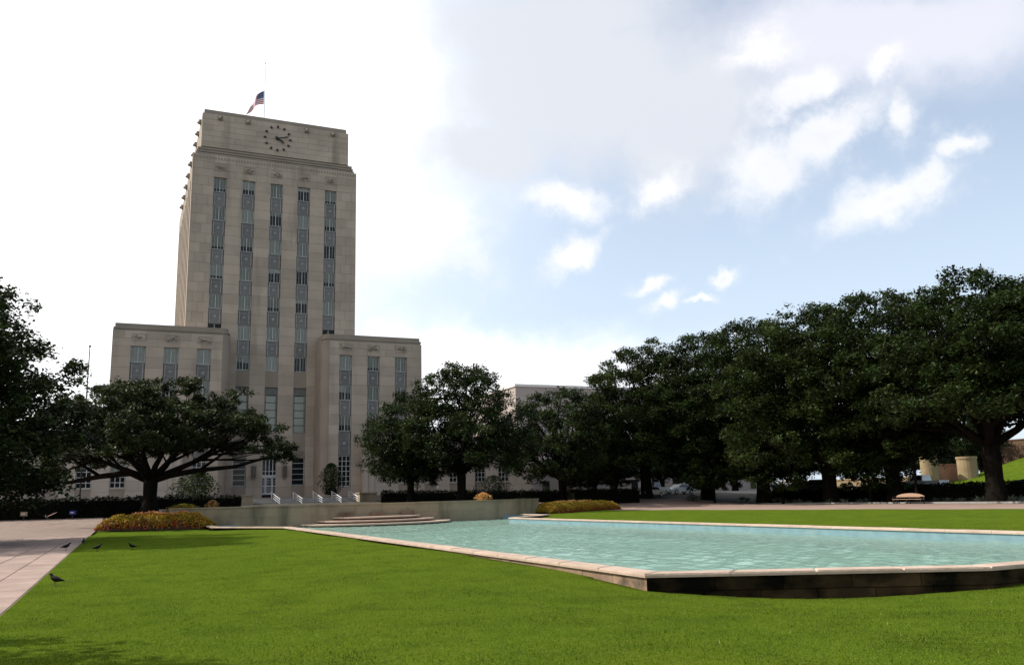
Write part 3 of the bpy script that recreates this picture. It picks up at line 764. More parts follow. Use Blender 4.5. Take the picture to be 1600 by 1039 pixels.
    def fit_blinds(w, H):
        r = rb.random()
        if r < .45: blind(w, .9, H, 1)
        elif r < .70: blind(w, .9, H, rb.choice([.62,.7,.8]))
        elif r < .86: blind(w, .9, H, rb.choice([.3,.45,.6]), 0, .5); blind(w, .9, H, rb.choice([.25,.5,.7]), .5, 1)
        elif r < .93: blind(w, .9, H, .25)
    for ci, c in enumerate(tcol):
        for k in range(7 if 0 < ci < 4 else 6):
            zt = 49.97-4.483*k; zb = zt-2.18
            w = window(c, WYo, zb, zt); fit_blinds(w, 2.18)
            if k < 6: spandrel(c, WYo-.02, zt-4.483, zb)
        if ci in (0, 4):
            w = window(c, WYo, 25.4, 27.55); blind(w, .9, 2.15, .5)
    for c in tcol[1:4]:
        w = window(c, WYo, 11.75, 18.42, .9, 'tall')
        blind(w, .9, 5.5+.0, 1.0, 0, 1, 'blind_tall')
    for c in (tcol[1], tcol[3]): window(c, WYo, 4.15, 8.12, .9, 'bars')
    rows = [(20.7,22.85),(16.2,18.4),(11.7,13.95)]
    for s in (-1, 1):
        for c in wcols[s]:
            for a, b in rows: fit_blinds(window(c, WYw, a, b), b-a)
            window(c, WYw, 3.75, 8.1, .9, 'grid')
            spandrel(c, WYw-.02, 18.4, 20.7); spandrel(c, WYw-.02, 13.95, 16.2); spandrel(c, WYw-.02, 8.1, 11.7)
        for c in lowcols[s]:
            w = window(c, LY+.3, 4.05, 7.5, .88, 'grid')
            if rb.random() < .6: blind(w, .88, 3.45, rb.choice([.3,.5,.8]))
            MB().box(c-1.0, c+1.0, LY-.05, LY+.3, 3.9, 4.05).build('window_sill', 'limestone_base', root, (c, LY, 3.9))
    # ---- carved panels
    def relief(cx, Y, z, w, h, seed):
        rr = random.Random(seed); f = MB()
        f.box(-w/2, w/2, -.02, .05, -h/2, -h/2+.07); f.box(-w/2, w/2, -.02, .05, h/2-.07, h/2); f.box(-w/2, -w/2+.07, -.02, .05, -h/2+.07, h/2-.07); f.box(w/2-.07, w/2, -.02, .05, -h/2+.07, h/2-.07)
        o = place(f.mesh('carved_panel', 'carved_stone'), 'carved_panel', root, (cx, Y, z))
        k = MB()
        x = -w*.38; zz = rr.uniform(-.2,.2)*h
        for q in range(9):
            x2 = rr.uniform(-w*.40, w*.40); z2 = rr.uniform(-h*.36, h*.36)
            mid = ((x+x2)/2+rr.uniform(-.2,.2), -.09, (zz+z2)/2+rr.uniform(-.15,.15))
            mid = (max(-w*.42,min(w*.42,mid[0])), mid[1], max(-h*.38,min(h*.38,mid[2])))
            k.tube([(x, -.02, zz), mid, (x2, -.02, z2)], [.05, .10, .05], 5); x, zz = x2, z2
        me = k.mesh('carving', 'carved_stone', True); place(me, 'carving', o, (cx, Y, z))
    def local_relief(cx, Y, z, w, h, seed):
        relief(cx, Y, z, w, h, seed)
    for i, c in enumerate(tcol): local_relief(c, Y0-.02, 51.55, 1.75, 1.15, 10+i)
    for s in (-1, 1):
        for i, c in enumerate(wcols[s]): local_relief(c, WY-.02, 24.1, 1.75, 1.0, 30+i+s)
    for c in (tcol[1], tcol[2], tcol[3]): local_relief(c, Y0+.0, 8.75 if c != tcol[2] else 9.6, 1.7, .8, int(c*7))
    # fluted frieze below the cornice
    fz = MB()
    for q in range(58): x = 7.1+q*.42; fz.box(x, x+.2, Y0-.035, Y0+.02, 52.75, 53.15)
    fz.build('fluted_frieze', 'limestone_wall', root, (AX, Y0, 52.9))['kind'] = 'stuff'
    # carved heads
    hd = MB(); hd.blob((0,-.18,0), .34, 8, 5); hd.box(-.38,.38,-.1,.1,-.34,.30); hd.blob((0,-.42,-.08), .18, 6, 4); hd.box(-.3,.3,-.3,.0,.28,.40)
    hm = hd.mesh('carved_head', 'carved_stone')
    for x in (10.6, 14.7, 23.7, 27.9): place(hm, 'carved_head', root, (x, 130.66, 59.75))
    for k in range(4): place(hm, 'carved_head', root, (7.98, 133+4.6*k, 59.6), -math.pi/2)
    for k in range(5): place(hm, 'carved_head', root, (6.86, 132.0+5.2*k, 52.2), -math.pi/2)
    # ---- clock
    cx, cy, cz = 19.25, 130.70, 57.75
    ck = MB(); ck.tube([(cx,cy-.02,cz),(cx,cy-.22,cz)], [.30,.24], 12)
    clock = ck.build('clock', 'dark_metal', root, (cx, cy, cz))
    mk = MB(); mk.tube([(0,.03,0),(0,-.12,0)], [.19,.15], 8); mk.box(-.08,.08,-.16,-.1,-.22,.22)
    mkm = mk.mesh('hour_marker', 'dark_metal')
    for h in range(12):
        a = math.radians(30*h); o = place(mkm, 'hour_marker', clock, (cx+1.95*math.sin(a), cy-.03, cz+1.95*math.cos(a))); o.rotation_euler[1] = a
    def hand(name, deg, ln, w):
        a = math.radians(deg); d = Vector((math.sin(a), 0, math.cos(a))); p = Vector((math.cos(a), 0, -math.sin(a))); c = Vector((cx, cy-.26 if name == 'hour_hand' else cy-.31, cz))
        b = MB(); q = [c-d*.45-p*w*.6, c-d*.45+p*w*.6, c+d*ln*.8+p*w, c+d*ln, c+d*ln*.8-p*w]
        b.add([tuple(v) for v in q]+[(v.x, v.y+.03, v.z) for v in q], [(0,1,2,3,4),(9,8,7,6,5)]+[(i,5+i,5+(i+1)%5,(i+1)%5) for i in range(5)])
        b.build(name, 'dark_metal', clock, tuple(c))
    hand('hour_hand', 126, 1.30, .15); hand('minute_hand', 76, 1.85, .11)
    # ---- entrance
    d = empty('entrance_door', (AX, Y0+.2, 2.85), 0, root)
    fr = MB(); x0, x1 = 17.75, 20.75; zt = 8.1
    fr.box(x0, x0+.1, 130.16, 130.3, 2.85, zt); fr.box(x1-.1, x1, 130.16, 130.3, 2.85, zt); fr.box(x0+.1, x1-.1, 130.12, 130.3, 5.35, 5.65); fr.box(x0+.1, x1-.1, 130.16, 130.3, zt-.1, zt)
    for q in range(1, 6): x = x0+(x1-x0)*q/6; fr.box(x-.05, x+.05, 130.14, 130.28, 5.65, zt-.1)
    fr.box(x0+.1, x1-.1, 130.17, 130.27, 6.15, 6.23)
    fr.build('door_frame', 'frame_metal', d, (AX, 130.2, 2.85))
    for q in range(3):
        a = x0+.1+(x1-x0-.2)*q/3; b = a+(x1-x0-.2)/3; lf = MB()
        lf.box(a+.02, a+.14, 130.2, 130.28, 2.87, 5.33); lf.box(b-.14, b-.02, 130.2, 130.28, 2.87, 5.33); lf.box(a+.14, b-.14, 130.2, 130.28, 2.87, 3.1); lf.box(a+.14, b-.14, 130.2, 130.28, 5.2, 5.33); lf.box(a+.14, b-.14, 130.2, 130.28, 4.0, 4.15)
        lo = lf.build('door_leaf', 'frame_metal', d, ((a+b)/2, 130.24, 2.87))
        gr = MB()
        for z in (3.4, 3.7, 4.45, 4.8): gr.tube([((a+b)/2-.25,130.22,z),((a+b)/2,130.19,z+.16),((a+b)/2+.25,130.22,z)], .03, 5)
        gr.build('grille', 'frame_metal', lo, ((a+b)/2, 130.2, 4))
    MB().box(x0+.05, x1-.05, 130.36, 130.38, 2.86, zt-.02).build('door_glass', 'car_glass', d, (AX, 130.37, 2.85))
    sb = MB(); sb.box(17.2, 17.76, 130.06, 130.5, 2.4, 8.15); sb.box(20.74, 21.2, 130.06, 130.5, 2.4, 8.15)
    # wall lanterns
    for x in (17.0, 21.35):
        b = MB(); b.tube([(x,129.8,5.0),(x,129.75,5.5),(x,129.75,6.9),(x,129.8,7.3)], [.1,.33,.36,.12], 8); b.box(x-.12,x+.12,129.8,130.02,5.2,7.0)
        ln = b.build('wall_lantern', 'carved_stone', root, (x, 129.9, 5))
        r_ = MB()
        for q in range(5): r_.box(x-.32+.14*q, x-.27+.14*q, 129.36, 129.40, 5.3, 7.0)
        r_.build('lantern_bars', 'dark_metal', ln, (x, 129.4, 5))
    return root
for nm in ('limestone', 'limestone_base'):      # the same stone where many blocks share one mesh: value changes from block to block
    if nm == 'limestone': surf('limestone_many', STONE, STONE2, .35, 6, .85, .15, 3, island=.10, coord='Position', stain=((.28,.225,.17), .57, .55, (1,1,.12)))
    else: surf('limestone_base_many', (.47,.395,.315), (.40,.335,.265), .3, 6, .85, .12, 3, island=.06, coord='Position', stain=((.30,.26,.22), .62, .2, (1,1,.4)))
build_city_hall()
def forecourt():
    # terrace in front of the entrance, with steps and cheek blocks
    t = MB(); t.box(-22, 60, 114.2, 131, .5, 2.35); o = t.build('forecourt', 'paving'); tag(o, 'pale paved terrace at the foot of the building', 'terrace', kind='structure')
    st = empty('entrance_steps', (20.5, 112.5, 1.4)); tag(st, 'wide grey stone steps below the entrance doors', 'steps')
    for k in range(5): MB().box(14.7, 27.4, 110.9+.65*k, 114.25, 1.0, 1.52+.17*k-.004*(k==4)).build('step', 'kerb_stone', st, (20.5, 112, 1.2))
    for x, lab in ((13.3, 'low grey cheek block left of the entrance steps'), (28.6, 'low grey cheek block right of the entrance steps')):
        r = empty('cheek_block', (x, 110.6, 1.3)); tag(r, lab, 'stone block')
        MB().box(x-1.1, x+1.1, 109.6, 111.6, 1.0, 2.55).build('block_body', 'concrete_wall', r, (x, 110.6, 1.3))
        MB().box(x-1.2, x+1.2, 109.5, 111.7, 2.55, 2.7).build('block_cap', 'concrete_wall', r, (x, 110.6, 2.5))
    labs = ['first bright metal handrail from the left on the entrance steps','second bright metal handrail from the left on the entrance steps','third bright metal handrail from the left on the entrance steps','fourth bright metal handrail from the left on the entrance steps','rightmost bright metal handrail on the entrance steps']
    for x, lab in zip((17.3, 20.0, 22.5, 24.9, 27.15), labs):
        r = empty('handrail', (x, 111.5, 1.5)); tag(r, lab, 'handrail', 'handrails on the entrance steps')
        for dz in (0, .3, .6):
            MB().tube([(x+.45,110.3,2.05-dz*.9+.05),(x-.25,113.3,3.0-dz*.9)], .05 if dz == 0 else .03, 6).build('rail', 'bright_metal', r, (x, 111.5, 2))
        for f in (.08, .5, .92):
            p = Vector((x+.45,110.3,2.1)).lerp(Vector((x-.25,113.3,3.0)), f)
            MB().tube([(p.x,p.y,p.z-1.0),(p.x,p.y,p.z)], .04, 6).build('post', 'bright_metal', r, (p.x, p.y, p.z-1))
forecourt()
def flagpole(name, x, y, z0, z1, r, lab, mat='bright_metal'):
    t = empty(name, (x, y, z0)); tag(t, lab, 'flagpole')
    MB().tube([(x,y,z0),(x,y,(z0+z1)/2),(x,y,z1)], [r, r*.8, r*.5], 8).build('pole', mat, t, (x,y,z0))
    MB().blob((x,y,z1+r), r*1.4, 8, 5).build('finial', mat, t, (x,y,z1))
    MB().lathe([(r*3,0),(r*3,.15),(r*1.5,.3)], (x,y,z0), 10).build('base', mat, t, (x,y,z0))
    return t
flagpole('flagpole', 19.2, 147, 61.05, 78.6, .11, 'tall thin flagpole on the clock tower roof')
flagpole('flagpole', -4.6, 114.9, 2.35, 20.8, .10, 'thin flagpole at far left behind the spreading oak', 'dark_metal')
flagpole('flagpole', 42.3, 107.0, 1.5, 19.3, .09, 'thin flagpole rising behind the round oak right of the building', 'dark_metal')
def flag():
    nu, nv = 36, 26; V = []; F = []; mi = []
    for j in range(nv+1):
        for i in range(nu+1):
            u, v = i/nu, j/nv
            fold = math.sin(u*9+v*1.2)*.28*u
            x = -.12 - u*(2.3+.6*v) - .15*math.sin(u*6); z = -v*2.5*(1-.25*u) - u*u*2.2 - u*.9
            V.append((19.2+x+fold*.5, 147-.1+fold+.4*u, 73.3+z))
    for j in range(nv):
        for i in range(nu):
            k = j*(nu+1)+i; F.append((k, k+nu+1, k+nu+2, k+1))
            if i < nu*.4 and j < 14: mi.append(1 if (i % 3 == 1 and j % 3 == 1) else 2)
            else: mi.append(0 if (j//2) % 2 == 0 else 1)
    b = MB(); b.v = V; b.f = F; b.m = mi
    tag(b.build('flag', ['flag_red','flag_white','flag_blue'], None, (19.2,147,72), smooth=True), 'striped red and white flag with blue canton at half mast', 'flag')
flag()

# ------------------------------------------------------------------ trees
def leaf_quads(C, size, r, up_bias=.9, flat=.55, droop=0.0):
    """leaf-sized faces at points C: a four-cornered blade each, turned at random and tending to face the sky"""
    K = len(C)
    n = r.normal(size=(K,3)); n[:,2] = np.abs(n[:,2])+up_bias; n /= np.linalg.norm(n, axis=1)[:,None]
    t = r.normal(size=(K,3)); t -= (t*n).sum(1)[:,None]*n; t /= np.linalg.norm(t, axis=1)[:,None]
    b = np.cross(n, t); s = size*(.6+.8*r.random(K))[:,None]; w = s*(flat*(.7+.6*r.random(K)))[:,None]
    P = np.empty((K,4,3)); P[:,0] = C-t*s*.5; P[:,1] = C+b*w*.5+t*s*.08; P[:,2] = C+t*s*.5-n*s*.1; P[:,3] = C-b*w*.5+t*s*.08
    return P.reshape(-1,3)
def tree_meshes(key, seed, H, R, trunk_h, trunk_r, crown_lo, nclump=70, nleaf=17000, leaf=.30, limbs=7, mat='oak_leaf', shape='dome', sub=11, clump_r=1.55, custom=None, squash=.62, lean=(0,0), gap=.95, extra=None):
    rr = random.Random(seed); r = np.random.default_rng(seed)
    cen = []
    if custom: cen = [Vector(c) for c in custom]
    zc = crown_lo; ht = H-crown_lo
    tries = 0
    while len(cen) < nclump and tries < 20000:
        tries += 1
        a = rr.random()*2*math.pi; q = math.sqrt(rr.random()); hz = rr.random()
        if shape == 'dome':      # broad umbrella, thick at the rim, open below the middle
            rad = q*R; top = ht*math.sqrt(max(0, 1-(q*.97)**2)); lo = ht*.10*(1-q)+ht*.04
            z = zc+lo+(top-lo)*(1-(1-hz)**1.7)
        else:                    # tall rounded crown reaching low
            z = zc+ht*hz; prof = math.sin(math.pi*min(1, max(0,(hz*.86+.12))))**.6; rad = R*prof*math.sqrt(.15+.85*q*q) if True else 0
        wob = 1+.17*math.sin(3*a+seed)+.10*math.sin(5*a+2*seed)
        p = Vector((rad*wob*math.cos(a)+lean[0]*(z/H), rad*wob*math.sin(a)+lean[1]*(z/H), z))
        mind = clump_r*gap
        if all((p-c).length > mind for c in cen): cen.append(p)
    # limbs: group the clumps by direction, run a limb to each group and a branch to each clump
    tb = MB()
    top = Vector((lean[0]*.15, lean[1]*.15, trunk_h))
    tb.tube([(0,0,-.4),(0,0,.15),(lean[0]*.05,lean[1]*.05,trunk_h*.4),tuple(top*.8+Vector((0,0,trunk_h*.02))),tuple(top+Vector((0,0,.25)))], [trunk_r*1.7,trunk_r*1.25,trunk_r*.95,trunk_r*1.0,trunk_r*.85], 10)
    seeds = rr.sample(cen, min(limbs, len(cen)))
    for it in range(6):
        gr = [[] for _ in seeds]
        for c in cen:
            k = min(range(len(seeds)), key=lambda i: (seeds[i]-c).length); gr[k].append(c)
        seeds = [sum(g, Vector())/len(g) if g else s for g, s in zip(gr, seeds)]
    for g, s in zip(gr, seeds):
        if not g: continue
        d = s-top; tip = top+d*.80
        hor = Vector((d.x, d.y, 0)); 
        m1 = top+hor*.28+Vector((0,0,d.z*.20)); m2 = top+hor*.58+Vector((rr.uniform(-.4,.4), rr.uniform(-.4,.4), d.z*.50))
        r0 = trunk_r*(.34+.05*math.sqrt(len(g)))
        path = [top-Vector((0,0,.35)), m1, m2, tip]
        tb.tube([tuple(x) for x in path], [r0, r0*.75, r0*.5, r0*.28], 7)
        for c in g:
            f = rr.uniform(.35,.9); k = min(2, int(f*3)); base = path[k].lerp(path[k+1], f*3-k)
            mid = base.lerp(c, .55)+Vector((rr.uniform(-.35,.35), rr.uniform(-.35,.35), rr.uniform(-.3,.15)))
            tb.tube([tuple(base), tuple(mid), tuple(c)], [r0*.32, r0*.2, .025], 5, False)
    for pth, rad in (extra or []): tb.tube(pth, rad, 8)
    trunk = tb.mesh(key+'_trunk', 'bark', True)
    # leaves: each clump is a set of twigs, each twig a spray of leaves
    per = max(6, int(nleaf/len(cen)/sub)); L = []
    for c in cen:
        cr = clump_r*rr.uniform(.6, 1.1)
        d = r.normal(size=(sub,3)); d[:,2] = d[:,2]*.8+.25; d /= np.linalg.norm(d, axis=1)[:,None]
        tw = np.array(c)+d*(cr*(.35+.65*r.random(sub)**.5))[:,None]*np.array([1,1,squash])
        pts = np.repeat(tw, per, 0)+r.normal(size=(sub*per,3))*np.array([.22,.22,.14])*(clump_r/1.5)
        L.append(pts)
    C = np.concatenate(L); V = leaf_quads(C, leaf, r, .8)
    crown = np_mesh(key+'_crown', V, np.arange(len(V)).reshape(-1,4), mats=[mat])
    return trunk, crown
def plant_tree(name, meshes, x, y, rz, label, group=None, s=(1,1,1), cat='tree', z=None):
    zz = terr(x, y) if z is None else z
    o = empty(name, (x, y, zz), rz); o.scale = s; tag(o, label, cat, group)
    for me, nm in zip(meshes, ('trunk', 'crown')):
        c = bpy.data.objects.new(nm, me); COL.objects.link(c); c.parent = o
    return o
# the spreading oak in front of the left wing: low wide limbs, crown open below
RV = Vector((math.cos(YAW), -math.sin(YAW), 0)); FV = Vector((math.sin(YAW), math.cos(YAW), 0))
def rf(r_, f_, z): p = RV*r_+FV*f_; return (p.x, p.y, z)
spread = [rf(9.6,-1,4.6), rf(11.2,0,4.2), rf(10.4,1.2,5.4), rf(8.6,.6,5.9), rf(7.4,-1.4,6.6), rf(6.6,1,7.4), rf(9.2,-1,6.6), rf(8.0,1.4,7.6), rf(-8.4,0,4.4), rf(-7.2,1.5,5.2), rf(-9.4,-1,5.6), rf(-6.4,-1.8,6.4), rf(-5.6,.6,3.9), rf(-7.8,-.6,3.3), rf(-9.8,.6,3.6), rf(-8.8,1.6,4.6), rf(-6.6,1.0,4.6), rf(11.6,-.6,4.9)]
limbs_w = [([rf(.2,0,2.6), rf(1.6,0,2.95), rf(4.2,-.3,3.3), rf(7.2,-.5,3.5), rf(9.6,-.6,4.1), rf(11.4,-.4,4.5)], [.34,.27,.20,.15,.10,.03]),
          ([rf(-.2,0,2.6), rf(-1.8,.1,3.25), rf(-4.4,.2,3.0), rf(-7.4,.2,2.5), rf(-9.6,.3,3.2)], [.36,.30,.22,.14,.04]),
          ([rf(4.2,-.3,3.3), rf(6.2,-.9,4.5), rf(8.0,-1.2,5.3)], [.15,.11,.04]), ([rf(-4.4,.2,3.0), rf(-6.0,-.6,4.2), rf(-7.6,-1.0,5.4)], [.15,.11,.04])]
oak_wide = tree_meshes('oak_wide', 21, 11.0, 9.0, 2.9, .60, 4.2, 130, 90000, .25, 8, 'oak_leaf_grey', 'dome', 14, 1.45, custom=spread, squash=.5, gap=.85, extra=limbs_w)
oak_a = tree_meshes('oak_a', 4, 15.2, 8.6, 3.4, .60, 3.4, 120, 66000, .29, 8, 'oak_leaf', 'dome', 22, 1.75, gap=1.05)
oak_b = tree_meshes('oak_b', 9, 13.8, 8.0, 3.0, .55, 2.8, 110, 60000, .29, 7, 'oak_leaf', 'round', 22, 1.75, gap=1.05)
oak_c = tree_meshes('oak_c', 12, 22.0, 10.2, 5.0, .85, 3.2, 160, 90000, .33, 9, 'oak_leaf', 'round', 26, 2.1, gap=1.15)
oak_d = tree_meshes('oak_d', 31, 22.0, 10.5, 5.6, .80, 6.6, 160, 90000, .33, 9, 'oak_leaf', 'round', 26, 2.1, lean=(.8,.5), gap=1.15)
oak_e = tree_meshes('oak_e', 44, 22.0, 10.5, 4.6, .80, 3.2, 150, 90000, .33, 9, 'oak_leaf_light', 'dome', 26, 2.1, gap=1.1)
oak_g = tree_meshes('oak_g', 73, 22.0, 10.2, 5.6, .85, 7.0, 140, 86000, .33, 9, 'oak_leaf', 'dome', 26, 2.1, gap=1.1)
rl = random.Random(17)
low_f = [rf(rl.uniform(3.5, 9.6-.25*abs(z-4.5)), rl.uniform(-5,4), z) for z in [rl.uniform(2.4, 9.5) for _ in range(46)]]
oak_f = tree_meshes('oak_f', 50, 15.3, 8.6, 3.0, .55, 2.2, 190, 120000, .24, 8, 'oak_leaf', 'round', 18, 1.7, custom=low_f, gap=.95)
small = tree_meshes('small_tree', 61, 7.5, 3.9, 2.0, .14, 1.5, 50, 16000, .26, 6, 'oak_leaf_light', 'round', 12, 1.15)
small_high = tree_meshes('small_high', 66, 10.0, 3.6, 4.2, .15, 4.6, 44, 15000, .26, 6, 'oak_leaf_light', 'round', 12, 1.15)
G1 = 'oaks in front of the building'; G2 = 'oaks along the right path'
plant_tree('oak_tree', oak_wide, 2.1, 80.0, 0, 'wide spreading oak with low bare limbs in front of the left wing', G1, z=1.25)
plant_tree('oak_tree', oak_f, -11.6, 52.5, 0, 'large dense oak at the left edge above the stone path', G1, (1.0,1.0,1.0))
plant_tree('oak_tree', oak_b, -12.3, 14.6, 2.2, 'oak beside the path whose shadow falls on the near lawn', G1, (.72,.72,.75))
plant_tree('oak_tree', oak_a, 33.5, 88.9, 1.0, 'dark round oak with forked trunk in front of the right wing', G1, (.84,.84,.96), z=1.25)
plant_tree('oak_tree', oak_b, 29.2, 93.5, 0.4, 'low leafy oak overlapping the right wing edge', G1, (.72,.72,.86), z=1.2)
plant_tree('oak_tree', oak_b, 51.5, 100.0, 2.9, 'dark oak below the roof of the pink far building', G1, (.95,.95,1.02))
row = [  # x, y, mesh, rotation, scale xy, scale z, label
 (75.2,57.0,oak_g,.3,1.0,1.0,'tallest oak at the right edge with thick trunk by the green slope'),
 (77.5,71.0,oak_d,1.4,1.0,1.05,'high domed oak behind the bench in the right row'),
 (76.0,79.0,oak_e,2.6,1.05,1.08,'oak second to the left of the bench in the right row'),
 (75.0,89.5,oak_c,3.9,1.0,1.04,'oak in the middle of the right row with rounded top'),
 (72.5,98.0,oak_c,5.4,.95,1.0,'oak above the blue street sign in the right row'),
 (66.0,103.0,oak_e,.9,.95,.97,'oak at the far left end of the right row'),
 (81.5,51.5,oak_g,4.1,1.0,.99,'oak behind the thick trunk near the green slope'),
]
for x, y, me, rz, s, sz, lab in row: plant_tree('oak_tree', me, x, y, rz, lab, G2, (s, s, sz))
back = [(60.5,112,.75,'small tree with thin trunk right of the pink building'),(64.5,108.5,.9,'small leafy tree left of the parked white pickup'),(69.5,92.5,1.05,'light green small tree left of the blue sign'),(73.2,84,1.0,'light green small tree right of the blue sign'),
        (75.5,72.5,.95,'small light green tree left of the bench'),(75.4,66.2,1.05,'small tree with thin trunk beside the white pickup truck')]
for i, (x, y, s, lab) in enumerate(back): plant_tree('small_tree', small if i < 5 else small_high, x, y, i*1.1, lab, 'small trees under the oaks', (s, s, s))
far_trees = [(118,118,1.0,'far tree across the street above the white pickup'),(104,132,.95,'far tree across the street seen left of the bench'),(92,138,.9,'far tree between trunks right of the blue sign'),(128,104,1.05,'far tree above the round stone drums'),(82,146,.9,'far tree behind the low pale building corner'),(140,118,1.1,'far tree above the dark brown wall on the bank')]
for i, (x, y, s, lab) in enumerate(far_trees): plant_tree('background_tree', oak_b, x, y, i*.9, lab, 'trees across the street', (s, s, s*.9))

# ------------------------------------------------------------------ hedges, shrubs, beds
def hedge(name, pts, w, h, label, mat='hedge_leaf', dens=90, leaf=.2, seed=1, group=None, zoff=None):
    r = np.random.default_rng(seed); P = [Vector(p) for p in pts]
    o0 = (P[0].x, P[0].y, terr(P[0].x, P[0].y)); root = empty(name, o0); tag(root, label, 'hedge', group)
    core = MB(); Cs = []
    for a, b in zip(P, P[1:]):
        ln = (b-a).length; t = (b-a)/ln; nn = Vector((-t.y, t.x)); k = max(1, int(ln/4))
        for q in range(k):
            p, p2 = a.lerp(b, q/k), a.lerp(b, (q+1)/k); z, z2 = (terr(p.x,p.y), terr(p2.x,p2.y)) if zoff is None else (zoff, zoff)
            i = w*.5-.12
            c = [p+nn*i, p2+nn*i, p2-nn*i, p-nn*i]; zz = [z, z2, z2, z]
            core.add([(v.x,v.y,e-.2) for v,e in zip(c,zz)]+[(v.x,v.y,e+h-.12) for v,e in zip(c,zz)], [(0,1,2,3),(7,6,5,4)]+[(e,4+e,4+(e+1)%4,(e+1)%4) for e in range(4)])
            m = int(dens*ln/k*(2*h+w))
            u = r.random(m); side = r.random(m)*(2*h+w)
            off = np.where(side < h, -w/2, np.where(side < 2*h, w/2, (side-2*h)-w/2))+r.normal(size=m)*.06
            zl = np.where(side < h, side, np.where(side < 2*h, side-h, h))*(1+.05*np.sin(u*ln/k*2.3+q*1.7)+.04*np.sin(u*ln/k*6.1+q))+r.normal(size=m)*.11
            zb = z+(z2-z)*u
            Cs.append(np.stack([p.x+(p2.x-p.x)*u+nn.x*off, p.y+(p2.y-p.y)*u+nn.y*off, zb+zl], 1))
    core.build('hedge_core', 'hedge_leaf', root, o0)
    C = np.concatenate(Cs); V = leaf_quads(C-np.array(o0), leaf, r, .3)
    f = place(np_mesh('foliage', V, np.arange(len(V)).reshape(-1,4), mats=[mat]), 'foliage', root, o0)
    return root
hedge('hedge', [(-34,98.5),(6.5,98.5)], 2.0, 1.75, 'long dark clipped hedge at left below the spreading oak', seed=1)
hedge('hedge', [(29.6,107.2),(44,104.0),(56,98.5)], 1.8, 1.25, 'dark hedge in front of the right low wing', seed=2)
hedge('hedge', [(50.5,96),(60.5,97.0)], 1.8, 1.6, 'dark hedge behind the right flower bed', seed=3)
hedge('hedge', [(80.5,94),(81.5,40)], 2.2, 1.35, 'dark hedge behind the bench along the right path', seed=4)
hedge('hedge', [(4.5,101.5),(12.0,101.5)], 1.6, 1.15, 'low dark hedge left of the entrance steps', seed=5, zoff=1.3)
def shrub(name, x, y, z, h, rad, label, mat='shrub_leaf', n=2600, leaf=.2, seed=1, shape='cone', group=None):
    r = np.random.default_rng(seed); root = empty(name, (x, y, z)); tag(root, label, 'shrub', group)
    s = MB(); rr = random.Random(seed); tips = []
    for q in range(9):
        a = q*2.4; d = rad*.55*rr.uniform(.4,1); zt = h*rr.uniform(.45,.95); s.tube([(0,0,-.1),(d*.4*math.cos(a),d*.4*math.sin(a),zt*.5),(d*math.cos(a),d*math.sin(a),zt)], [.05,.035,.015], 5)
    st = s.mesh('stem', 'bark'); place(st, 'stem', root, (x, y, z))
    t = r.random(n); a = r.random(n)*6.283; q = np.sqrt(r.random(n))
    if shape == 'cone': R = rad*(1-t)**.7*(.8+.3*np.sin(5*a+t*9))
    else: R = rad*np.sin(np.pi*np.clip(t*.9+.1,0,1))**.6*(.85+.25*np.sin(4*a+t*7))
    C = np.stack([R*q*np.cos(a), R*q*np.sin(a), h*(.05+.95*t)], 1)
    V = leaf_quads(C, leaf, r, .4); place(np_mesh('foliage', V, np.arange(len(V)).reshape(-1,4), mats=[mat]), 'foliage', root, (x, y, z))
    return root
shrub('conifer_shrub', 24.9, 114.6, 2.35, 4.3, 1.75, 'dark pointed evergreen shrub right of the entrance doors', 'oak_leaf', 4200, .2, 1, 'round')
shrub('leafy_shrub', 8.4, 112.2, 1.6, 4.2, 2.6, 'loose olive shrub left of the entrance steps', 'oak_leaf_light', 3200, .24, 2, 'round')
shrub('leafy_shrub', 6.2, 110.5, 1.5, 3.4, 1.6, 'thin upright shrub beside the loose olive shrub', 'oak_leaf_grey', 900, .22, 3, 'round')
shrub('leafy_shrub', 46.3, 110.5, 1.6, 3.0, 2.6, 'spiky low shrub under the right wing windows', 'shrub_leaf', 1500, .26, 4, 'round')
shrub('flowering_shrub', 6.9, 77.5, 1.3, .75, .62, 'small orange flowering shrub on the wall left of the steps', 'flower_orange', 700, .11, 5, 'round', 'orange shrubs on the terrace')
shrub('flowering_shrub', 30.6, 75.6, 1.3, .85, .85, 'round orange flowering shrub at the wall before the forked oak', 'flower_orange', 900, .12, 6, 'round', 'orange shrubs on the terrace')
shrub('leafy_shrub', 4.6, 76.4, 1.2, .6, 1.4, 'low bright green shrub behind the left flower bed', 'bed_leaf', 1300, .14, 7, 'round')
shrub('leafy_shrub', 35.6, 78.2, 0, 1.6, 1.9, 'dark green shrub at the right end of the curved wall', 'oak_leaf', 2200, .16, 8, 'round')
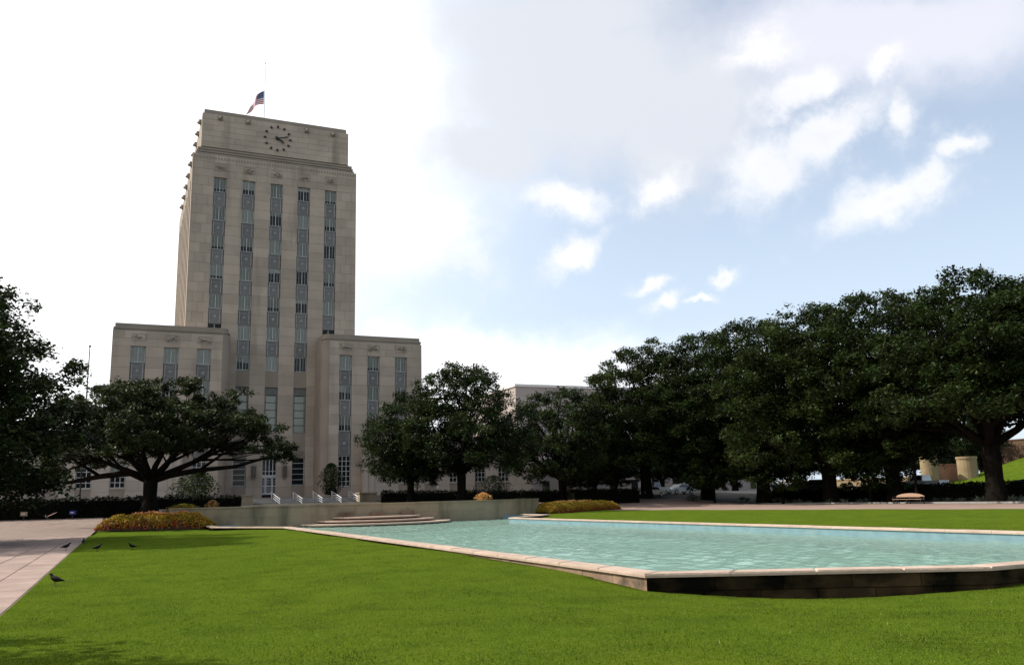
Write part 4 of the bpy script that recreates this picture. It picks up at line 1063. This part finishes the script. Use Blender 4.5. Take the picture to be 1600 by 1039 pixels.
def flower_bed(path, w, h, label, seed, orange=.35):
    r = np.random.default_rng(seed); P = np.array(path, float); o0 = (P[:,0].mean(), P[:,1].mean(), 0.0)
    root = empty('flower_bed', o0); tag(root, label, 'flower bed', 'flower beds by the curved wall')
    seg = np.linalg.norm(np.diff(P, axis=0), axis=1); cum = np.concatenate([[0], np.cumsum(seg)]); tot = cum[-1]
    def at(s): return np.stack([np.interp(s, cum, P[:,0]), np.interp(s, cum, P[:,1])], -1)
    m = MB(); ns, nw = 26, 9; grid = []
    for i in range(ns+1):
        s = tot*i/ns; p = at(s); q = at(min(tot, s+.2))-at(max(0, s-.2)); q /= np.linalg.norm(q); nn = np.array([-q[1], q[0]])
        e = min(1, min(s, tot-s)/1.4+.05)**.5
        for j in range(nw+1):
            c = (j/nw*2-1); z = (h-.12)*e*math.sqrt(max(0, 1-abs(c)**2.6)); pp = p+nn*c*w*.5*(.6+.4*e)
            grid.append((pp[0], pp[1], z-.05))
    F = [(i*(nw+1)+j, i*(nw+1)+j+1, (i+1)*(nw+1)+j+1, (i+1)*(nw+1)+j) for i in range(ns) for j in range(nw)]
    m.add(grid, F); m.build('soil_mound', 'soil', root, o0)
    def scatter(n, cmin, cmax, zlo, zhi, leaf, mat, nm, smin=0., smax=1.):
        s = tot*(smin+(smax-smin)*r.random(n)); c = cmin+(cmax-cmin)*r.random(n); p = at(s); q = at(np.minimum(tot, s+.2))-at(np.maximum(0, s-.2)); q /= np.linalg.norm(q, axis=1)[:,None]; nn = np.stack([-q[:,1], q[:,0]], 1)
        e = np.minimum(1, np.minimum(s, tot-s)/1.4+.05)**.5
        lump = 1+.05*np.sin(s*2.1)+.03*np.sin(s*5.3+c*3)
        z = h*e*lump*np.sqrt(np.maximum(0, 1-np.abs(c)**2.6))*(zlo+(zhi-zlo)*r.random(n))
        pp = p+nn*(c*w*.5*(.6+.4*e))[:,None]
        C = np.stack([pp[:,0], pp[:,1], z], 1)+r.normal(size=(n,3))*.03
        V = leaf_quads(C-np.array(o0), leaf, r, .3, .7); o = place(np_mesh(nm, V, np.arange(len(V)).reshape(-1,4), mats=[mat]), nm, root, o0); o['kind'] = 'stuff'
    k = int(tot*w)
    scatter(k*330, -1, 1, .85, 1.04, .12, 'bed_leaf', 'foliage'); scatter(k*230, -1, 1, .9, 1.06, .10, 'flower_yellow', 'yellow_flowers')
    scatter(k*45, -1, -.84, .3, 1.05, .10, 'flower_red', 'red_flowers'); scatter(k*8, -1, 1, .95, 1.07, .09, 'flower_red', 'scattered_red_flowers')
    scatter(int(k*70), -.1, .8, 1.0, 1.16, .12, 'flower_orange', 'orange_flowers', .25, .75)
    return root
flower_bed([(-1.4,73.6),(1.0,72.6),(3.6,71.2),(6.1,69.6)], 3.2, 1.05, 'domed bed of orange and red flowers beside the stone path', 11)
flower_bed([(36.2,75.4),(40.5,79.5),(45,83.2),(51,87.0)], 3.2, .95, 'long low bed of red and yellow flowers at right of the wall', 12)

def agaves():
    b = MB(); rr = random.Random(8)
    for q in range(17):
        a = q*2.4; el = rr.uniform(.5,1.25); ln = rr.uniform(.55,.9); d = Vector((math.cos(a)*math.cos(el), math.sin(a)*math.cos(el), math.sin(el))); s = Vector((-math.sin(a), math.cos(a), 0))*.075
        p1 = d*ln*.5; p2 = d*ln-Vector((0,0,.08)); b.add([tuple(-s*.6), tuple(s*.6), tuple(p1+s), tuple(p2), tuple(p1-s), tuple(p1-Vector((0,0,.03)))], [(0,1,2,5),(5,2,3),(0,5,4),(5,3,4)])
    me = b.mesh('agave_plant', 'agave_leaf'); r2_ = random.Random(3); k = 0
    for y in np.arange(46, 97, 1.35):
        for rowx in (75.0, 77.6):
            if r2_.random() < .35: continue
            x = rowx+r2_.uniform(-.5,.5); yy = y+r2_.uniform(-.4,.4)
            if any((x-a)**2+(yy-c)**2 < 1.3 for a, c in [(t[0], t[1]) for t in row]+[(t[0], t[1]) for t in back]): continue
            if 61.0 < yy < 70.5 and x < 76.4: continue
            s = r2_.uniform(.8,1.35); o = place(me, 'agave_plant', None, (x, yy, terr(x,yy)), r2_.random()*6, (s,s,s))
            tag(o, 'pale spiky plant in the bed between right path and hedge', 'plant', 'spiky plants along the right path')
agaves()
shrub('flowering_shrub', 68.6, 96.0, terr(68.6,96), .8, 1.4, 'low tan bush before the parked white cars', 'agave_leaf', 900, .14, 9, 'round')
# a thin dark kerb in front of the bed
def bed_kerb():
    r = empty('bed_kerb', (74.2, 70, 0)); tag(r, 'low stone kerb between right path and planting bed', 'kerb', kind='structure')
    for q in range(26): y = 45+q*2.0; MB().box(73.9, 74.15, y+.01, y+1.99, -.05, .14).build('kerb_stone', 'kerb_stone', r, (74, y, 0))
bed_kerb()

# ------------------------------------------------------------------ street beyond, cars
rd = sheet('road', 'asphalt', 84.5, 97, -40, 230, .012, 4, 70); tag(rd, 'asphalt street behind the right tree row', 'road')
rk = sheet('pavement', 'kerb_stone', 97.0, 101, -40, 230, .13, 2, 70); tag(rk, 'grey pavement across the street', 'pavement')
def car(x, y, rz, paint, label, kind='sedan'):
    root = empty('parked_car', (x, y, terr(x,y)+.012)); tag(root, label, 'truck' if kind == 'pickup' else 'car', 'vehicles parked on the street'); P = tuple(WLOC[root])
    W = .9
    prof = {'sedan': [(-2.25,.35),(-2.25,.75),(-2.1,.92),(-1.35,.98),(-.75,1.38),(.45,1.42),(1.05,.98),(2.0,.86),(2.25,.65),(2.25,.35)],
            'suv': [(-2.25,.42),(-2.28,1.0),(-2.1,1.72),(.35,1.76),(1.05,1.12),(2.05,1.02),(2.28,.75),(2.28,.42)],
            'pickup': [(-2.75,.5),(-2.75,1.12),(-.62,1.12),(-.55,1.78),(.55,1.80),(1.15,1.18),(2.4,1.08),(2.65,.85),(2.65,.5)]}[kind]
    n = len(prof); zmid = 1.0 if kind != 'pickup' else 1.15
    def hw(z): return W-max(0, z-zmid)*.28
    b = MB(); V = [(u, -hw(z), z) for u, z in prof]+[(u, hw(z), z) for u, z in prof]
    b.add(V, [tuple(range(n)), tuple(range(n,2*n))[::-1]]+[((i+1)%n, i, n+i, n+(i+1)%n) for i in range(n)])
    body = place(b.mesh('body', paint), 'body', root, P)
    gl = {'sedan': [(-1.2,1.0),(-.7,1.32),(.40,1.35),(.88,1.0)], 'suv': [(-1.95,1.12),(-1.9,1.62),(.3,1.66),(.85,1.15)], 'pickup': [(-.48,1.18),(-.43,1.68),(.50,1.70),(.98,1.2)]}[kind]
    for s in (-1, 1):
        q = [(u, s*(hw(z)+.006), z) for u, z in gl]; place(MB().add(q, [(0,1,2,3) if s > 0 else (3,2,1,0)]).mesh('side_window', 'car_glass'), 'side_window', root, P)
    wf = {'sedan': ((.47,1.39),(1.0,1.02)), 'suv': ((.40,1.70),(.98,1.18)), 'pickup': ((.60,1.74),(1.10,1.24))}[kind]
    (ua,za),(ub,zb) = wf; ws = MB().add([(ua+.02,-hw(za)+.08,za+.01),(ub+.02,-hw(zb)+.08,zb+.01),(ub+.02,hw(zb)-.08,zb+.01),(ua+.02,hw(za)-.08,za+.01)], [(0,1,2,3)])
    place(ws.mesh('windscreen', 'car_glass'), 'windscreen', root, P)
    tm = MB(); tm.tube([(0,-.11,0),(0,.11,0)], .34, 14); tmm = tm.mesh('tyre', 'rubber'); hm_ = MB().tube([(0,-.12,0),(0,.12,0)], .2, 10).mesh('rim', 'silver_paint')
    for u in ((-1.4,1.4) if kind != 'pickup' else (-1.7,1.7)):
        for s in (-1,1):
            t = place(tmm, 'wheel', root, (P[0]+u, P[1]+s*.80, P[2]+.34)); place(hm_, 'rim', t, tuple(WLOC[t]))
    for s in (-1, 1):
        e = prof[-2]; place(MB().box(e[0]-.03, e[0]+.02, s*.62-.18, s*.62+.18, .62, .78).mesh('headlight', 'white_paint'), 'headlight', root, P)
    root.rotation_euler[2] = rz
    return root
car(85.6, 74.2, math.radians(96), 'white_paint', 'white pickup truck parked right of the bench behind the hedge', 'pickup')
car(89.0, 101.5, math.radians(92), 'silver_paint', 'pale car left of the dark tree trunks', 'sedan')
car(70.2, 107.6, math.radians(200), 'white_paint', 'white pickup truck behind the flower bed, parked at the corner', 'pickup')
car(67.2, 104.0, math.radians(200), 'silver_paint', 'silver car beside the white pickup at the corner', 'sedan')
car(75.4, 108.5, math.radians(185), 'white_paint', 'white car right of the white pickup at the corner', 'sedan')
car(82.0+4, 92.0, math.radians(95), 'dark_paint', 'dark van in the shade of the oak row', 'suv')
car(88.6, 62.0, math.radians(92), 'blue_paint', 'dark blue car behind the thick trunk', 'sedan')
def bench():
    c = Vector((72.9, 65.2, 0)); r = empty('park_bench', tuple(c)); tag(r, 'wooden park bench with arched back beside the right path', 'bench')
    P = tuple(c); L_ = 1.75
    def top(u): return .62+.42*math.sqrt(max(0, 1-(u/ (L_*1.02))**2))
    n = 20
    back = MB()
    for i in range(n): 
        u0, u1 = -L_+2*L_*i/n, -L_+2*L_*(i+1)/n
        back.add([(u0,.30,.66),(u1,.30,.66),(u1,.36,top(u1)),(u0,.36,top(u0)),(u0,.34,.66),(u1,.34,.66),(u1,.40,top(u1)),(u0,.40,top(u0))], [(0,1,2,3),(7,6,5,4),(3,2,6,7),(1,0,4,5)])
    place(back.mesh('backrest', 'bench_wood'), 'backrest', r, P)
    for q in range(4): place(MB().box(-L_, L_, -.25+.14*q, -.13+.14*q, .43, .47).mesh('seat_slat', 'bench_wood'), 'seat_slat', r, P)
    for u in (-L_+.1, 0, L_-.1):
        l = MB(); l.box(u-.04,u+.04,-.22,-.15,0,.43); l.box(u-.04,u+.04,.28,.35,0,.66); l.box(u-.04,u+.04,-.15,.28,.36,.42)
        place(l.mesh('leg', 'dark_metal'), 'leg', r, P)
    for u in (-L_+.06, L_-.06): place(MB().tube([(u,-.22,.45),(u,-.25,.66),(u,.05,.70),(u,.32,.68)], .03, 6).mesh('armrest', 'dark_metal'), 'armrest', r, P)
    r.rotation_euler[2] = math.atan2(-math.cos(.02), math.sin(.02))
bench()
def street_sign():
    x, y = 72.4, 98.3; z = terr(x, y); r = empty('street_sign', (x, y, z)); tag(r, 'blue street sign with white lines on a grey post among the trees', 'sign')
    MB().tube([(x,y,z),(x,y,z+5.4)], .09, 8).build('post', 'bright_metal', r, (x,y,z))
    pnl = MB().box(x-.95, x-.1, y-.1, y-.06, z+3.6, z+4.9).build('sign_panel', 'sign_blue', r, (x,y,z))
    for q in range(3): MB().box(x-.85, x-.22, y-.115, y-.102, z+3.8+.38*q, z+3.88+.38*q).build('lettering', 'sign_white', pnl, (x,y,z))
street_sign()
def small_signs():
    for x, y, lab, mt in ((-4.4, 96.6, 'small blue notice board at the foot of the left hedge', 'sign_blue'), (-8.6, 96.6, 'small tan notice at the foot of the left hedge', 'tan_stone')):
        z = terr(x, y); r = empty('notice_board', (x, y, z)); tag(r, lab, 'sign', 'notices by the left hedge')
        MB().box(x-.04,x+.04,y,y+.06,z,z+.5).build('post', 'dark_metal', r, (x,y,z)); p = MB().box(x-.3,x+.3,y-.05,y-.01,z+.45,z+.85).build('sign_panel', mt, r, (x,y,z))
        MB().box(x-.22,x+.1,y-.062,y-.052,z+.6,z+.72).build('lettering', 'sign_white', p, (x,y,z))
small_signs()

# ------------------------------------------------------------------ far buildings and the green slope
def far_building():
    r = empty('far_building', (115, 215, 1.7)); tag(r, 'plain pink flat-roofed building behind the dark oaks', 'building')
    w = MB().box(94.5, 150, 209, 250, 0, 30.6).build('wall', 'far_wall', r, (115,215,1.7))
    MB().box(94.2, 150.3, 208.7, 250.3, 30.6, 31.3).build('roof_edge', 'far_trim', r, (115,215,30))
    for q in range(9):
        for k in range(5):
            x = 98+q*5.6; z = 5+k*4.4
            f = MB().box(x-1.1, x+1.1, 208.86, 208.98, z, z+2.2).build('window', 'far_trim', r, (x,209,z)); MB().box(x-.95, x+.95, 208.80, 208.85, z+.12, z+2.08).build('pane', 'car_glass', f, (x,209,z))
    for k in range(4): MB().box(94.44, 150, 208.93, 208.99, 27.6-.0-k*4.4, 27.68-k*4.4).build('floor_band', 'far_trim', r, (115,209,20))
    r2_ = empty('low_building', (95, 152, 1.7)); tag(r2_, 'long low pale building far behind the tree trunks', 'building')
    MB().box(60, 135, 158, 175, 0, 6.2).build('wall', 'far_wall', r2_, (95,158,1.7)); MB().box(59.7, 135.3, 157.7, 175.3, 6.2, 6.7).build('roof_edge', 'far_trim', r2_, (95,158,6))
    for q in range(14):
        x = 62+q*5.2; MB().box(x-.8, x+.8, 157.9, 157.97, 2.2, 4.6).build('window', 'car_glass', r2_, (x,158,2))
far_building()
def slope():
    # grassy bank and terrace walls across the street at the far right
    V = []; F = []; nx, ny = 24, 16
    for j in range(ny+1):
        for i in range(nx+1):
            x = 103+i*3.2; y = 60+j*3.3
            h = 1.25+5.6*sstep((x-104)/34.0)*sstep((106-y)/16.0)+.2*math.sin(x*.2)*math.sin(y*.15)
            V.append((x, y, h+.05))
    for j in range(ny):
        for i in range(nx): k = j*(nx+1)+i; F.append((k, k+1, k+nx+2, k+nx+1))
    b = MB(); b.add(V, F); tag(b.build('grass_bank', 'lawn_turf', smooth=True), 'sunlit green bank beyond the street at right', 'bank', kind='structure')
    for (x0,x1,y0,y1,z1,mt,lab) in ((112.3,120.5,95.4,96.8,5.0,'red_brown_wall','low reddish terrace wall across the street'), (102.2,103.6,88,118,3.1,'tan_stone','low tan wall behind the white pickup'), (139,141.5,96,108,9.2,'dark_brown_wall','dark brown wall above the green bank')):
        r = empty('terrace_wall', ((x0+x1)/2, (y0+y1)/2, 1.2)); tag(r, lab, 'wall', 'terrace walls across the street')
        MB().box(x0, x1, y0, y1, .5, z1-.2).build('wall_body', mt, r, ((x0+x1)/2,(y0+y1)/2,1.2)); MB().box(x0-.1, x1+.1, y0-.1, y1+.1, z1-.2, z1).build('wall_cap', mt, r, ((x0+x1)/2,(y0+y1)/2,z1))
    for x, y, rad, z1, lab in ((111.6,95.2,1.25,6.3,'round tan stone drum right of the white pickup'),(116.8,92.8,1.4,6.0,'second round tan stone drum nearer the thick trunk')):
        r = empty('stone_drum', (x, y, 1.2)); tag(r, lab, 'column', 'round stone drums')
        MB().lathe([(rad,0),(rad,z1-1.6)], (x,y,1.2), 20).build('shaft', 'tan_stone', r, (x,y,1.2)); MB().lathe([(rad*1.06,0),(rad*1.06,.35)], (x,y,z1-.4), 20).build('cap', 'tan_stone', r, (x,y,z1))
slope()
def mast():
    x, y = 201.3, 248.7; r = empty('radio_mast', (x, y, 1.7)); tag(r, 'thin lattice radio mast above the tree tops', 'mast')
    m = MB(); zt = 63; 
    for k in range(3):
        a = k*2.094; m.tube([(x+1.1*math.cos(a),y+1.1*math.sin(a),1.5),(x+.35*math.cos(a),y+.35*math.sin(a),zt-6)], .12, 5)
    m.build('mast_leg', 'kerb_stone', r, (x,y,1.5)); br = MB()
    for k in range(26):
        z = 3+k*2.1; s = 1.1-.75*(z/57)
        for q in range(3):
            a, b_ = q*2.094, (q+1)*2.094; br.tube([(x+s*math.cos(a),y+s*math.sin(a),z),(x+s*math.cos(b_),y+s*math.sin(b_),z+1.6)], .06, 4)
    br.build('bracing', 'kerb_stone', r, (x,y,3)); MB().tube([(x,y,zt-6.5),(x,y,zt+1)], .16, 6).build('antenna', 'kerb_stone', r, (x,y,zt)); MB().tube([(x,y-.5,zt-5),(x,y+.5,zt-5)], .5, 8).build('dish', 'far_trim', r, (x,y,zt-5))
mast()

# ------------------------------------------------------------------ birds and people
def bird_mesh():
    b = MB(); k = [(-.17,0,.10),(-.11,0,.115),(-.05,0,.125),(.02,0,.14),(.07,0,.165),(.095,0,.20),(.11,0,.225),(.135,0,.23),(.165,0,.225)]
    b.tube(k, [.012,.022,.045,.055,.045,.028,.028,.020,.003], 8); return b.mesh('bird_body', 'feathers', True)
def birds():
    bm_ = bird_mesh(); wg = MB()
    for s in (-1, 1): wg.add([(.05,s*.045,.17),(.0,s*.062,.15),(-.15,s*.022,.115),(-.02,s*.045,.115)], [(0,1,2,3) if s > 0 else (3,2,1,0)])
    wm = wg.mesh('bird_wing', 'feathers'); lg = MB()
    for s in (-.02, .02): lg.tube([(.005,s,.10),(.012,s,.05),(0,s,.004)], .005, 4); lg.tube([(-.02,s,.004),(.03,s,.004)], .004, 4)
    lm = lg.mesh('bird_leg', 'dark_metal'); tm_ = MB().add([(-.15,-.015,.11),(-.15,.015,.11),(-.27,.03,.075),(-.27,-.03,.075)], [(0,1,2,3)]).mesh('bird_tail', 'feathers')
    spots = [(-1.25,22.2,lawn_z(-1.25,22.2)+.012,2.6,1.15,'nearest dark bird standing on the lawn edge by the path'), (-2.0,40.3,.016,-.2,1.2,'dark bird standing on the path slabs'), (-1.5,44.0,.03,1.5,1.3,'dark bird at the edge between path and lawn'), (-.8,37.9,.02,.4,1.2,'dark bird in the tree shadow on the lawn'), (.45,38.0,.02,3.6,1.1,'small dark bird furthest onto the lawn')]
    for x, y, z, rz, s, lab in spots:
        r = empty('bird', (x, y, z)); tag(r, lab, 'bird', 'dark birds by the path')
        for me, nm in ((bm_,'body'),(wm,'wing'),(lm,'leg'),(tm_,'tail')): place(me, nm, r, (x,y,z))
        r.rotation_euler[2] = rz; r.scale = (s,s,s)
    # a bird with its wings spread just above the far path
    x, y, z = -6.4, 92.5, terr(-6.4,92.5)+.35
    r = empty('bird', (x, y, z)); tag(r, 'brown bird with spread wings landing on the far path', 'bird')
    place(bm_, 'body', r, (x,y,z)); f = MB()
    for s in (-1,1): f.add([(.07,s*.04,.16),(-.06,s*.04,.15),(-.10,s*.30,.27),(-.02,s*.48,.36),(.06,s*.30,.29)], [(0,1,2,3,4)])
    place(f.mesh('spread_wing', 'feathers_brown'), 'wing', r, (x,y,z)); place(tm_, 'tail', r, (x,y,z)); r.rotation_euler[2] = 1.9; r.scale = (2.0,2.0,2.0)
birds()
def person(x, y, z, rz, shirt, label, h=1.72):
    r = empty('person', (x, y, z)); tag(r, label, 'person', 'people in front of the right low wing')
    pts = {'pel':(0,0,.95),'che':(0,.0,1.28),'nec':(0,0,1.47),'hd0':(0,.01,1.56),'hd1':(0,.01,1.70)}
    J = [(0,0,.95),(0,0,1.15),(0,0,1.36),(0,0,1.48),(0,.015,1.57),(0,.015,1.68),
         (.18,0,1.38),(.24,.02,1.12),(.25,.12,.90),(-.18,0,1.38),(-.24,.02,1.12),(-.25,.14,.92),
         (.09,0,.90),(.10,.06,.50),(.10,-.02,.07),(.10,.12,.03),(-.09,0,.90),(-.10,-.05,.50),(-.10,-.14,.07),(-.10,0,.03)]
    E = [(0,1),(1,2),(2,3),(3,4),(4,5),(2,6),(6,7),(7,8),(2,9),(9,10),(10,11),(0,12),(12,13),(13,14),(14,15),(0,16),(16,17),(17,18),(18,19)]
    R = [.15,.14,.15,.06,.085,.085,.065,.05,.04,.065,.05,.04,.09,.065,.05,.035,.09,.065,.05,.035]
    me = bpy.data.meshes.new('person_body'); me.from_pydata(J, E, []); me.materials.append(MAT[shirt]); me.materials.append(MAT['skin']); me.materials.append(MAT['cloth_dark'])
    o = place(me, 'body', r, (x,y,z)); sk = o.modifiers.new('skin', 'SKIN'); sk.use_smooth_shade = True
    for v, q in zip(me.skin_vertices[0].data, R): v.radius = (q, q*.8)
    me.skin_vertices[0].data[0].use_root = True; o.modifiers.new('sub', 'SUBSURF').levels = 1
    dg = bpy.context.evaluated_depsgraph_get(); ev = bpy.data.meshes.new_from_object(o.evaluated_get(dg)); o.modifiers.clear(); o.data = ev
    for m in (shirt, 'skin', 'cloth_dark'):
        if m not in [a.name for a in ev.materials]: ev.materials.append(MAT[m])
    for p in ev.polygons:
        c = p.center; p.use_smooth = True
        p.material_index = 1 if c.z > 1.49 or (abs(c.x) > .2 and c.z < 1.15 and c.z > .7) else (2 if c.z < .98 else 0)
    place(MB().blob((0,-.015,1.66), .105, 10, 6).mesh('hair', 'hair_dark', True), 'hair', r, (x,y,z))
    place(MB().add([(-.012,.09,1.60),(.012,.09,1.60),(0,.125,1.60),(0,.09,1.65)], [(0,1,2),(0,2,3),(1,3,2)]).mesh('nose', 'skin'), 'nose', r, (x,y,z))
    r.rotation_euler[2] = rz; r.scale = (h/1.78,)*3
person(36.0, 112.3, 1.95, 1.8, 'cloth_dark', 'dark clothed person left of the two walking behind the hedge')
person(38.9, 112.3, 1.95, 1.2, 'cloth_white', 'person in white shirt walking behind the hedge')
